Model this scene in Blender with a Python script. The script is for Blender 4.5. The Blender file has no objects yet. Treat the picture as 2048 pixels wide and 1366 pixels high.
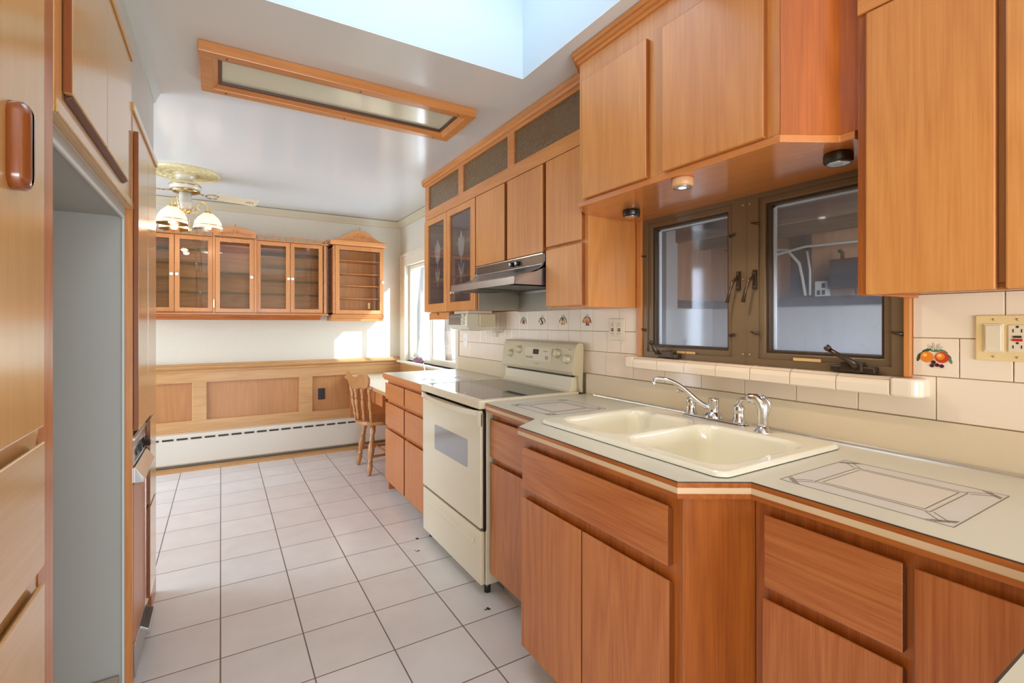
import bpy, bmesh, math, random
from mathutils import Vector, Matrix
R = math.radians
random.seed(7)
scene = bpy.context.scene
COL = scene.collection

# ------------------------------------------------------------------ camera
CAM_H = 1.29
FPX = 968.0
YAW = math.atan((1024 - 442) / FPX)
cam_data = bpy.data.cameras.new('camera')
cam_data.sensor_width = 36.0
cam_data.lens = FPX / 2048 * 36.0
cam_data.shift_y = -(683 - 647) / 2048.0
cam_data.clip_start = 0.02
cam = bpy.data.objects.new('camera', cam_data)
cam.location = (0, 0, CAM_H)
cam.rotation_euler = (R(90), 0, -YAW)
COL.objects.link(cam)
scene.camera = cam

# ------------------------------------------------------------------ exposure
scene.view_settings.view_transform = 'Standard'
scene.view_settings.look = 'None'
scene.view_settings.gamma = 1.0
scene.view_settings.use_curve_mapping = False
scene.view_settings.exposure = 0.28
try:
    scene.cycles.max_bounces = 10
    scene.cycles.diffuse_bounces = 6
    scene.cycles.glossy_bounces = 5
    scene.cycles.transparent_max_bounces = 16
    scene.cycles.sample_clamp_indirect = 8.0
    scene.cycles.caustics_reflective = False
    scene.cycles.caustics_refractive = False
except Exception:
    pass

# ------------------------------------------------------------------ sky, sun, daylight, rear fill
world = bpy.data.worlds.new('world')
scene.world = world
world.use_nodes = True
bg = world.node_tree.nodes['Background']
bg.inputs[0].default_value = (0.58, 0.81, 1.0, 1)
bg.inputs[1].default_value = 0.95

sd = bpy.data.lights.new('sun', 'SUN')
sd.energy = 6.5
sd.angle = R(0.6)
sd.color = (1.0, 0.97, 0.92)
sun = bpy.data.objects.new('sun', sd)
sun.rotation_euler = Vector((-0.53, 1.0, -0.52)).to_track_quat('-Z', 'Y').to_euler()
sun.location = (4, -4, 6)
COL.objects.link(sun)


def area(name, loc, direction, sx, sy, power, color=(1, 1, 1), spread=180):
    d = bpy.data.lights.new(name, 'AREA')
    d.shape = 'RECTANGLE'; d.size = sx; d.size_y = sy
    d.energy = power; d.color = color; d.spread = R(spread)
    o = bpy.data.objects.new(name, d)
    o.location = loc
    o.rotation_euler = Vector(direction).to_track_quat('-Z', 'Y').to_euler()
    COL.objects.link(o)
    return o


sky_portal = area('skylight_daylight', (0.56, 1.47, 3.03), (0, 0, -1), 1.2, 0.76, 9, (0.70, 0.87, 1.0))
area('dining_window_daylight', (1.80, 4.38, 1.40), (-1, 0, 0), 1.1, 0.95, 21, (0.70, 0.84, 1.0))
area('patio_door_daylight', (-2.64, 4.1, 1.15), (1, 0, 0), 1.7, 1.9, 75, (0.72, 0.83, 1.0))
area('kitchen_rear_fill', (0.1, -2.58, 0.88), (0, 1, 0), 2.3, 1.1, 105, (0.88, 0.94, 1.0))  # added fill lamp behind the camera, an invented source
area('porch_daylight', (2.6, 0.4, 1.84), (0.5, 0.25, -1), 0.5, 1.6, 46, (0.90, 0.93, 1.0))


# ------------------------------------------------------------------ material helpers
def new_mat(name):
    m = bpy.data.materials.new(name); m.use_nodes = True
    nt = m.node_tree
    return m, nt, nt.nodes['Principled BSDF'], nt.nodes['Material Output']




def srgb(r, g, b):
    def f(c):
        c /= 255.0
        return c / 12.92 if c <= 0.04045 else ((c + 0.055) / 1.055) ** 2.4
    return (f(r), f(g), f(b), 1)


def mat(name, col, rough=0.5, metal=0.0, coat=0.0, bump=0.0, bscale=60, var=0.0, vscale=3.0, emit=None, estr=0, spec=0.5):
    m, nt, p, out = new_mat(name)
    p.inputs['Base Color'].default_value = col
    p.inputs['Roughness'].default_value = rough
    p.inputs['Metallic'].default_value = metal
    p.inputs['Coat Weight'].default_value = coat
    p.inputs['Coat Roughness'].default_value = 0.12
    p.inputs['Specular IOR Level'].default_value = spec
    if emit:
        p.inputs['Emission Color'].default_value = emit
        p.inputs['Emission Strength'].default_value = estr
    if bump or var:
        geo = nt.nodes.new('ShaderNodeNewGeometry')
    if bump:
        nz = nt.nodes.new('ShaderNodeTexNoise'); nz.inputs['Scale'].default_value = bscale
        nz.inputs['Detail'].default_value = 3
        nt.links.new(geo.outputs['Position'], nz.inputs['Vector'])
        b = nt.nodes.new('ShaderNodeBump'); b.inputs['Strength'].default_value = bump
        b.inputs['Distance'].default_value = 0.004
        nt.links.new(nz.outputs['Fac'], b.inputs['Height'])
        nt.links.new(b.outputs['Normal'], p.inputs['Normal'])
    if var:
        n2 = nt.nodes.new('ShaderNodeTexNoise'); n2.inputs['Scale'].default_value = vscale
        n2.inputs['Detail'].default_value = 4
        nt.links.new(geo.outputs['Position'], n2.inputs['Vector'])
        mx = nt.nodes.new('ShaderNodeMix'); mx.data_type = 'RGBA'
        mx.inputs['A'].default_value = tuple(c * (1 - var) for c in col[:3]) + (1,)
        mx.inputs['B'].default_value = tuple(min(1, c * (1 + var)) for c in col[:3]) + (1,)
        nt.links.new(n2.outputs['Fac'], mx.inputs['Factor'])
        nt.links.new(mx.outputs['Result'], p.inputs['Base Color'])
    return m


def wood(name, axis, light, dark, rough=0.30, coat=0.35, strength=1.0, freq=1.0):
    """straight grained oak, the grain runs along `axis`; every part gets its own piece of it"""
    m, nt, p, out = new_mat(name)
    L = nt.links.new
    geo = nt.nodes.new('ShaderNodeNewGeometry')
    oi = nt.nodes.new('ShaderNodeObjectInfo')
    off = nt.nodes.new('ShaderNodeVectorMath'); off.operation = 'SCALE'
    off.inputs[0].default_value = (3.1, 5.3, 7.7)
    L(oi.outputs['Random'], off.inputs['Scale'])
    add = nt.nodes.new('ShaderNodeVectorMath'); add.operation = 'ADD'
    L(geo.outputs['Position'], add.inputs[0]); L(off.outputs[0], add.inputs[1])

    def sc(along, across):
        v = [across] * 3; v['XYZ'.index(axis)] = along
        s = nt.nodes.new('ShaderNodeVectorMath'); s.operation = 'MULTIPLY'
        s.inputs[1].default_value = v
        L(add.outputs[0], s.inputs[0])
        return s.outputs[0]
    n1 = nt.nodes.new('ShaderNodeTexNoise'); n1.inputs['Scale'].default_value = 1
    n1.inputs['Detail'].default_value = 2; n1.inputs['Distortion'].default_value = 0.15
    L(sc(0.55, 6 * freq), n1.inputs['Vector'])
    # contour the smooth field into cathedral rings
    mul = nt.nodes.new('ShaderNodeMath'); mul.operation = 'MULTIPLY'; mul.inputs[1].default_value = 11
    L(n1.outputs['Fac'], mul.inputs[0])
    fr = nt.nodes.new('ShaderNodeMath'); fr.operation = 'PINGPONG'; fr.inputs[1].default_value = 0.5
    L(mul.outputs[0], fr.inputs[0])
    n2 = nt.nodes.new('ShaderNodeTexNoise'); n2.inputs['Scale'].default_value = 1
    n2.inputs['Detail'].default_value = 4; n2.inputs['Roughness'].default_value = 0.65
    L(sc(5, 210 * freq), n2.inputs['Vector'])
    n3 = nt.nodes.new('ShaderNodeTexNoise'); n3.inputs['Scale'].default_value = 1
    n3.inputs['Detail'].default_value = 2
    L(sc(0.5, 3.0), n3.inputs['Vector'])
    a = nt.nodes.new('ShaderNodeMath'); a.operation = 'MULTIPLY'; a.inputs[1].default_value = 0.30 * strength
    L(fr.outputs[0], a.inputs[0])
    b = nt.nodes.new('ShaderNodeMath'); b.operation = 'MULTIPLY_ADD'; b.inputs[1].default_value = 0.60 * strength
    L(n2.outputs['Fac'], b.inputs[0]); L(a.outputs[0], b.inputs[2])
    c = nt.nodes.new('ShaderNodeMath'); c.operation = 'MULTIPLY_ADD'; c.inputs[1].default_value = 0.55
    L(n3.outputs['Fac'], c.inputs[0]); L(b.outputs[0], c.inputs[2])
    mr = nt.nodes.new('ShaderNodeMapRange')
    mr.inputs['From Min'].default_value = 0.28; mr.inputs['From Max'].default_value = 1.15
    L(c.outputs[0], mr.inputs['Value'])
    mx = nt.nodes.new('ShaderNodeMix'); mx.data_type = 'RGBA'
    mx.inputs['A'].default_value = light; mx.inputs['B'].default_value = dark
    L(mr.outputs[0], mx.inputs['Factor'])
    L(mx.outputs['Result'], p.inputs['Base Color'])
    bp = nt.nodes.new('ShaderNodeBump'); bp.inputs['Strength'].default_value = 0.08
    bp.inputs['Distance'].default_value = 0.002
    L(n2.outputs['Fac'], bp.inputs['Height']); L(bp.outputs['Normal'], p.inputs['Normal'])
    p.inputs['Roughness'].default_value = rough
    p.inputs['Coat Weight'].default_value = coat
    p.inputs['Coat Roughness'].default_value = 0.18
    return m


def glass(name, tint=(1, 1, 1, 1), gloss=0.10, haze=0.0, haze_col=(0.8, 0.85, 0.95, 1), rough=0.02, frost=None):
    m, nt, p, out = new_mat(name)
    L = nt.links.new
    nt.nodes.remove(p)
    tr = nt.nodes.new('ShaderNodeBsdfTransparent'); tr.inputs[0].default_value = tint
    gl = nt.nodes.new('ShaderNodeBsdfGlossy'); gl.inputs['Roughness'].default_value = rough
    fz = nt.nodes.new('ShaderNodeFresnel')
    gb = nt.nodes.new('ShaderNodeNewGeometry')
    io = nt.nodes.new('ShaderNodeMath'); io.operation = 'MULTIPLY_ADD'; io.inputs[1].default_value = 1 / 1.5 - 1.5; io.inputs[2].default_value = 1.5
    L(gb.outputs['Backfacing'], io.inputs[0]); L(io.outputs[0], fz.inputs['IOR'])
    ad = nt.nodes.new('ShaderNodeMath'); ad.operation = 'ADD'; ad.inputs[1].default_value = gloss; ad.use_clamp = True
    L(fz.outputs[0], ad.inputs[0])
    mx = nt.nodes.new('ShaderNodeMixShader')
    L(ad.outputs[0], mx.inputs[0]); L(tr.outputs[0], mx.inputs[1]); L(gl.outputs[0], mx.inputs[2])
    last = mx.outputs[0]
    if haze or frost:
        df = nt.nodes.new('ShaderNodeBsdfDiffuse'); df.inputs[0].default_value = haze_col
        tl = nt.nodes.new('ShaderNodeBsdfTranslucent'); tl.inputs[0].default_value = haze_col
        dd = nt.nodes.new('ShaderNodeMixShader'); dd.inputs[0].default_value = 0.6
        L(df.outputs[0], dd.inputs[1]); L(tl.outputs[0], dd.inputs[2])
        m2 = nt.nodes.new('ShaderNodeMixShader')
        m2.inputs[0].default_value = haze
        if frost:
            z0, z1, amt = frost
            geo = nt.nodes.new('ShaderNodeNewGeometry')
            sp = nt.nodes.new('ShaderNodeSeparateXYZ'); L(geo.outputs['Position'], sp.inputs[0])
            mr = nt.nodes.new('ShaderNodeMapRange')
            mr.inputs['From Min'].default_value = z1; mr.inputs['From Max'].default_value = z0
            mr.inputs['To Min'].default_value = haze; mr.inputs['To Max'].default_value = amt
            L(sp.outputs['Z'], mr.inputs['Value'])
            st = nt.nodes.new('ShaderNodeVectorMath'); st.operation = 'MULTIPLY'; st.inputs[1].default_value = (30, 30, 3)
            L(geo.outputs['Position'], st.inputs[0])
            nz = nt.nodes.new('ShaderNodeTexNoise'); nz.inputs['Scale'].default_value = 1.0; nz.inputs['Detail'].default_value = 3
            L(st.outputs[0], nz.inputs['Vector'])
            mm = nt.nodes.new('ShaderNodeMath'); mm.operation = 'MULTIPLY'
            m3 = nt.nodes.new('ShaderNodeMath'); m3.operation = 'MULTIPLY_ADD'; m3.inputs[1].default_value = 0.5; m3.inputs[2].default_value = 0.75
            L(nz.outputs['Fac'], m3.inputs[0])
            L(mr.outputs[0], mm.inputs[0]); L(m3.outputs[0], mm.inputs[1])
            vo = nt.nodes.new('ShaderNodeTexVoronoi'); vo.inputs['Scale'].default_value = 75
            L(geo.outputs['Position'], vo.inputs['Vector'])
            lt = nt.nodes.new('ShaderNodeMath'); lt.operation = 'LESS_THAN'; lt.inputs[1].default_value = 0.10
            L(vo.outputs['Distance'], lt.inputs[0])
            m4 = nt.nodes.new('ShaderNodeMath'); m4.operation = 'MULTIPLY'
            L(lt.outputs[0], m4.inputs[0]); L(mr.outputs[0], m4.inputs[1])
            m5 = nt.nodes.new('ShaderNodeMath'); m5.operation = 'ADD'; m5.use_clamp = True
            L(mm.outputs[0], m5.inputs[0]); L(m4.outputs[0], m5.inputs[1])
            L(m5.outputs[0], m2.inputs[0])
        L(last, m2.inputs[1]); L(dd.outputs[0], m2.inputs[2])
        last = m2.outputs[0]
    L(last, out.inputs['Surface'])
    return m


# ------------------------------------------------------------------ materials
OAK_L = srgb(220, 154, 86); OAK_D = srgb(168, 94, 40)
RED_L = srgb(208, 134, 78); RED_D = srgb(166, 90, 42)
PAL_L = srgb(214, 174, 112); PAL_D = srgb(180, 130, 70)
oak = {a: wood('oak_' + a, a, OAK_L, OAK_D, rough=0.34, coat=0.25) for a in 'XYZ'}
oaklow = {a: wood('oak_low_' + a, a, srgb(228, 152, 88), srgb(176, 96, 44), rough=0.34, coat=0.25, strength=1.5) for a in 'XYZ'}
oakd = {a: wood('oak_deep_' + a, a, srgb(214, 128, 56), srgb(148, 76, 27), strength=1.5) for a in 'XYZ'}
m_edgeshade = wood('edge_shade_wood', 'Z', srgb(150, 82, 34), srgb(104, 52, 18), rough=0.4, coat=0.1)  # dark wood tone for front edges, their shade put into the colour
m_endp = wood('end_panel_oak', 'Z', srgb(196, 108, 44), srgb(140, 68, 22), strength=1.3)
oakr = {a: wood('oak_red_' + a, a, RED_L, RED_D, rough=0.36, coat=0.2) for a in 'XYZ'}
birch = {a: wood('oak_pale_' + a, a, PAL_L, PAL_D, rough=0.20, coat=0.8, strength=0.8) for a in 'XYZ'}
curio = {a: wood('curio_oak_' + a, a, srgb(216, 148, 86), srgb(168, 100, 48), rough=0.36, strength=0.9) for a in 'XYZ'}
wains = {a: wood('wainscot_' + a, a, srgb(214, 168, 112), srgb(158, 106, 60), rough=0.38, coat=0.15) for a in 'XYZ'}
chairw = wood('chair_maple', 'Z', srgb(192, 134, 76), srgb(134, 82, 38), rough=0.28, coat=0.5, strength=0.6)
m_dark_pull = mat('dark_finger_pull', srgb(84, 40, 22), 0.4)
m_handle = wood('handle_wood', 'Z', srgb(150, 80, 34), srgb(92, 42, 14), rough=0.2, coat=0.6)
m_wallpaper = mat('wallpaper_cream', srgb(214, 207, 190), 0.75, bump=0.25, bscale=220, var=0.035, vscale=60)
m_paint = mat('white_wall_paint', srgb(212, 212, 206), 0.5, var=0.02)
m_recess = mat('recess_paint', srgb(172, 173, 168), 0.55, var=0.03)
m_ceil = mat('ceiling_paint', srgb(212, 215, 215), 0.25, coat=0.25, bump=0.05, bscale=14, var=0.015, vscale=2, spec=0.5)
m_shaft = mat('skylight_shaft_paint', srgb(192, 202, 210), 0.5)
m_trimw = mat('cream_trim', srgb(222, 214, 192), 0.35)
m_crown2 = mat('crown_beige', srgb(206, 196, 170), 0.4)
m_crownw = mat('white_crown', srgb(206, 214, 210), 0.35)
m_lam = mat('laminate_top', srgb(210, 207, 192), 0.28, var=0.02, vscale=120, bump=0.02, bscale=400)
m_lamback = mat('laminate_backsplash', srgb(216, 198, 168), 0.30, var=0.02, vscale=120)
m_edge_dark = mat('laminate_edge_rim_shadow', srgb(58, 50, 42), 0.4)
m_edge_cream = mat('edge_inlay_cream', srgb(222, 196, 160), 0.4)
m_chrome = mat('chrome', (0.70, 0.70, 0.72, 1), 0.07, 1.0)
m_alu = mat('aluminium_strip', (0.78, 0.79, 0.8, 1), 0.22, 1.0)
m_steel = mat('brushed_steel', (0.54, 0.55, 0.56, 1), 0.28, 1.0)
m_hoodpanel = mat('hood_control_panel', srgb(104, 92, 82), 0.3, 0.6)
m_hooddark = mat('hood_underside', srgb(46, 46, 46), 0.35, 0.5)
m_splash = mat('splash_guard_steel', srgb(156, 148, 130), 0.38, 0.45)
m_sink = mat('bisque_enamel', srgb(236, 231, 212), 0.09, coat=0.6)
m_bisque = mat('range_bisque', srgb(222, 210, 182), 0.16, coat=0.4)
m_bisque2 = mat('range_backguard', srgb(206, 192, 158), 0.28)
m_cook = mat('ceramic_cooktop', srgb(62, 58, 50), 0.05, coat=0.0, var=0.05, vscale=200)
m_ovenwin = mat('oven_window', srgb(150, 150, 152), 0.08, coat=0.8)
m_black = mat('black_plastic', srgb(24, 22, 20), 0.35)
m_grey = mat('grey_print', srgb(150, 140, 122), 0.5)
m_bronze = mat('bronze_frame', srgb(112, 92, 68), 0.38, 0.15)
m_bronzed = mat('bronze_frame_inner', srgb(64, 50, 38), 0.4, 0.15)
m_bronzeh = mat('bronze_hardware', srgb(70, 56, 42), 0.3, 0.5)
m_sticker = mat('sticker_tan', srgb(206, 170, 116), 0.6)
m_gasket = mat('gasket_light', srgb(196, 206, 220), 0.3)
m_ivory = mat('ivory_plate', srgb(228, 202, 150), 0.35)
m_almond = mat('almond_device', srgb(226, 212, 186), 0.3)
m_red = mat('red_button', srgb(206, 30, 22), 0.4)
m_slot = mat('slot_dark', srgb(40, 30, 22), 0.5)
m_screw = mat('screw_head', srgb(190, 176, 140), 0.3, 0.8)
m_brownplate = mat('brown_plate', srgb(46, 34, 32), 0.35)
m_heater = mat('heater_enamel', srgb(216, 208, 194), 0.35)
m_heaterdk = mat('heater_slot', srgb(58, 48, 36), 0.6)
m_kickgrey = mat('kick_grey', srgb(112, 110, 104), 0.5)
m_toe = mat('toe_kick_vinyl', srgb(150, 138, 122), 0.5)
m_brass = mat('polished_brass', (0.86, 0.62, 0.26, 1), 0.16, 1.0)
m_brassant = mat('antique_brass', (0.52, 0.40, 0.20, 1), 0.25, 1.0)
m_fanwhite = mat('fan_white', srgb(226, 220, 204), 0.22, coat=0.4)
m_blade = mat('fan_blade_cream', srgb(232, 222, 196), 0.4)
m_medal = mat('medallion_gilt', srgb(218, 206, 160), 0.45, bump=1.0, bscale=70, var=0.25, vscale=40)
m_shade = mat('frosted_shade_lit', srgb(245, 226, 206), 0.3, emit=(1.0, 0.80, 0.60, 1), estr=0.55)
m_bulb = mat('lamp_glow', (1, 1, 1, 1), 0.3, emit=(1.0, 0.86, 0.66, 1), estr=18)
m_puckglow = mat('puck_glow', (1, 1, 1, 1), 0.3, emit=(1.0, 0.92, 0.78, 1), estr=14)
m_puckoff = mat('puck_lens_off', srgb(180, 176, 168), 0.2)
m_puckdark = mat('puck_dark', srgb(36, 28, 24), 0.3)
m_pucktan = mat('puck_tan', srgb(206, 156, 112), 0.35)
m_diffuser = mat('light_diffuser', srgb(206, 206, 182), 0.14, coat=0.5)
m_brownrim = mat('brown_rim', srgb(86, 58, 44), 0.35)
m_amber = None
m_appl = mat('appliance_almond', srgb(220, 212, 188), 0.35)
m_applglass = mat('appliance_smoked_door', srgb(120, 112, 98), 0.12, coat=0.6)
m_gap = mat('dark_gap', srgb(60, 26, 12), 0.7)
m_knobw = mat('white_porcelain_knob', srgb(240, 236, 228), 0.15, coat=0.6)
m_etch = glass('etched_frost', gloss=0.0, haze=0.22, haze_col=(0.8, 0.76, 0.7, 1))
m_deskl = mat('desk_laminate', srgb(216, 212, 190), 0.3)
m_lampred = mat('lamp_mauve', srgb(150, 110, 120), 0.35)
m_ply = wood('porch_plywood', 'Z', srgb(206, 160, 122), srgb(150, 106, 76), rough=0.6, coat=0, strength=0.9, freq=0.5)
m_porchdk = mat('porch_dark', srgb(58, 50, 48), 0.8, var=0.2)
m_porchwh = mat('porch_white_panel', srgb(188, 186, 180), 0.6, var=0.05, vscale=5)
m_porchbeam = wood('porch_beam', 'Y', srgb(142, 116, 92), srgb(84, 62, 48), rough=0.8, coat=0)
m_cable = mat('white_cable', srgb(190, 184, 172), 0.5)
m_ground = mat('pale_concrete', srgb(190, 186, 176), 0.9, var=0.08)
m_vinyl = mat('white_vinyl', srgb(236, 236, 234), 0.5)
m_bark = mat('tree_bark', srgb(120, 110, 104), 0.9, bump=1, bscale=40)

g_clear = glass('clear_glass', gloss=0.05)
g_curio = glass('curio_glass', tint=(0.97, 0.95, 0.92, 1), gloss=0.01)
g_cab = glass('cabinet_smoked_glass', tint=(0.84, 0.82, 0.80, 1), gloss=0.04, haze=0.10, haze_col=(0.6, 0.6, 0.62, 1))
g_porch = glass('hazy_window_glass', tint=(0.92, 0.95, 1.0, 1), gloss=0.01, rough=0.07, haze=0.06, haze_col=(0.72, 0.80, 1.0, 1), frost=(1.19, 1.42, 0.19))
g_shelf = mat('shelf_glass_edge', srgb(60, 82, 74), 0.1)


def amber_glass():
    m, nt, p, out = new_mat('hammered_amber_glass')
    geo = nt.nodes.new('ShaderNodeNewGeometry')
    vo = nt.nodes.new('ShaderNodeTexVoronoi'); vo.inputs['Scale'].default_value = 70
    nt.links.new(geo.outputs['Position'], vo.inputs['Vector'])
    b = nt.nodes.new('ShaderNodeBump'); b.inputs['Strength'].default_value = 0.6; b.inputs['Distance'].default_value = 0.006
    nt.links.new(vo.outputs['Distance'], b.inputs['Height'])
    nt.links.new(b.outputs['Normal'], p.inputs['Normal'])
    p.inputs['Base Color'].default_value = srgb(104, 80, 48)
    p.inputs['Roughness'].default_value = 0.12
    p.inputs['Coat Weight'].default_value = 0.3
    return m


m_amber = amber_glass()


def tile_floor():
    m, nt, p, out = new_mat('floor_ceramic_tile')
    L = nt.links.new
    geo = nt.nodes.new('ShaderNodeNewGeometry')
    sp = nt.nodes.new('ShaderNodeSeparateXYZ'); L(geo.outputs['Position'], sp.inputs[0])

    def M(op, a, b=None, c=None):
        n = nt.nodes.new('ShaderNodeMath'); n.operation = op
        for i, v in enumerate((a, b, c)):
            if v is None: continue
            if isinstance(v, (int, float)): n.inputs[i].default_value = v
            else: L(v, n.inputs[i])
        return n.outputs[0]
    tx, ty = 0.2955, 0.2975
    u = M('DIVIDE', M('SUBTRACT', sp.outputs['X'], -0.002), tx)
    v = M('DIVIDE', M('SUBTRACT', sp.outputs['Y'], 2.175), ty)
    fu = M('FRACT', u); fv = M('FRACT', v)
    du = M('MULTIPLY', M('MINIMUM', fu, M('SUBTRACT', 1.0, fu)), tx)
    dv = M('MULTIPLY', M('MINIMUM', fv, M('SUBTRACT', 1.0, fv)), ty)
    d = M('MINIMUM', du, dv)
    mr = nt.nodes.new('ShaderNodeMapRange'); mr.inputs['From Min'].default_value = 0.0018; mr.inputs['From Max'].default_value = 0.0032
    L(d, mr.inputs['Value'])
    cb = nt.nodes.new('ShaderNodeCombineXYZ'); L(M('FLOOR', u), cb.inputs[0]); L(M('FLOOR', v), cb.inputs[1])
    wn = nt.nodes.new('ShaderNodeTexWhiteNoise'); L(cb.outputs[0], wn.inputs['Vector'])
    nz = nt.nodes.new('ShaderNodeTexNoise'); nz.inputs['Scale'].default_value = 7; nz.inputs['Detail'].default_value = 5
    ad = nt.nodes.new('ShaderNodeVectorMath'); ad.operation = 'ADD'
    sc = nt.nodes.new('ShaderNodeVectorMath'); sc.operation = 'SCALE'; sc.inputs['Scale'].default_value = 9
    L(wn.outputs['Color'], sc.inputs[0]); L(sc.outputs[0], ad.inputs[0]); L(geo.outputs['Position'], ad.inputs[1])
    L(ad.outputs[0], nz.inputs['Vector'])
    t = M('ADD', M('MULTIPLY', nz.outputs['Fac'], 0.75), M('MULTIPLY', wn.outputs['Value'], 0.25))
    mx = nt.nodes.new('ShaderNodeMix'); mx.data_type = 'RGBA'
    mx.inputs['A'].default_value = srgb(214, 206, 201); mx.inputs['B'].default_value = srgb(235, 232, 230)
    L(t, mx.inputs['Factor'])
    m2 = nt.nodes.new('ShaderNodeMix'); m2.data_type = 'RGBA'
    m2.inputs['A'].default_value = srgb(122, 102, 92)
    L(mx.outputs['Result'], m2.inputs['B']); L(mr.outputs[0], m2.inputs['Factor'])
    L(m2.outputs['Result'], p.inputs['Base Color'])
    rr = nt.nodes.new('ShaderNodeMapRange'); rr.inputs['To Min'].default_value = 0.8; rr.inputs['To Max'].default_value = 0.20
    L(mr.outputs[0], rr.inputs['Value']); L(rr.outputs[0], p.inputs['Roughness'])
    nb = nt.nodes.new('ShaderNodeTexNoise'); nb.inputs['Scale'].default_value = 24; nb.inputs['Detail'].default_value = 3
    L(geo.outputs['Position'], nb.inputs['Vector'])
    h = M('ADD', M('MULTIPLY', nb.outputs['Fac'], 0.12), mr.outputs[0])
    b = nt.nodes.new('ShaderNodeBump'); b.inputs['Strength'].default_value = 0.35; b.inputs['Distance'].default_value = 0.003
    L(h, b.inputs['Height']); L(b.outputs['Normal'], p.inputs['Normal'])
    return m


m_floor = tile_floor()
m_walltile = mat('wall_tile_glaze', srgb(233, 217, 196), 0.14, coat=0.4, bump=0.03, bscale=12, var=0.03, vscale=5)
m_grout = mat('wall_grout', srgb(176, 156, 126), 0.8)


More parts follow.
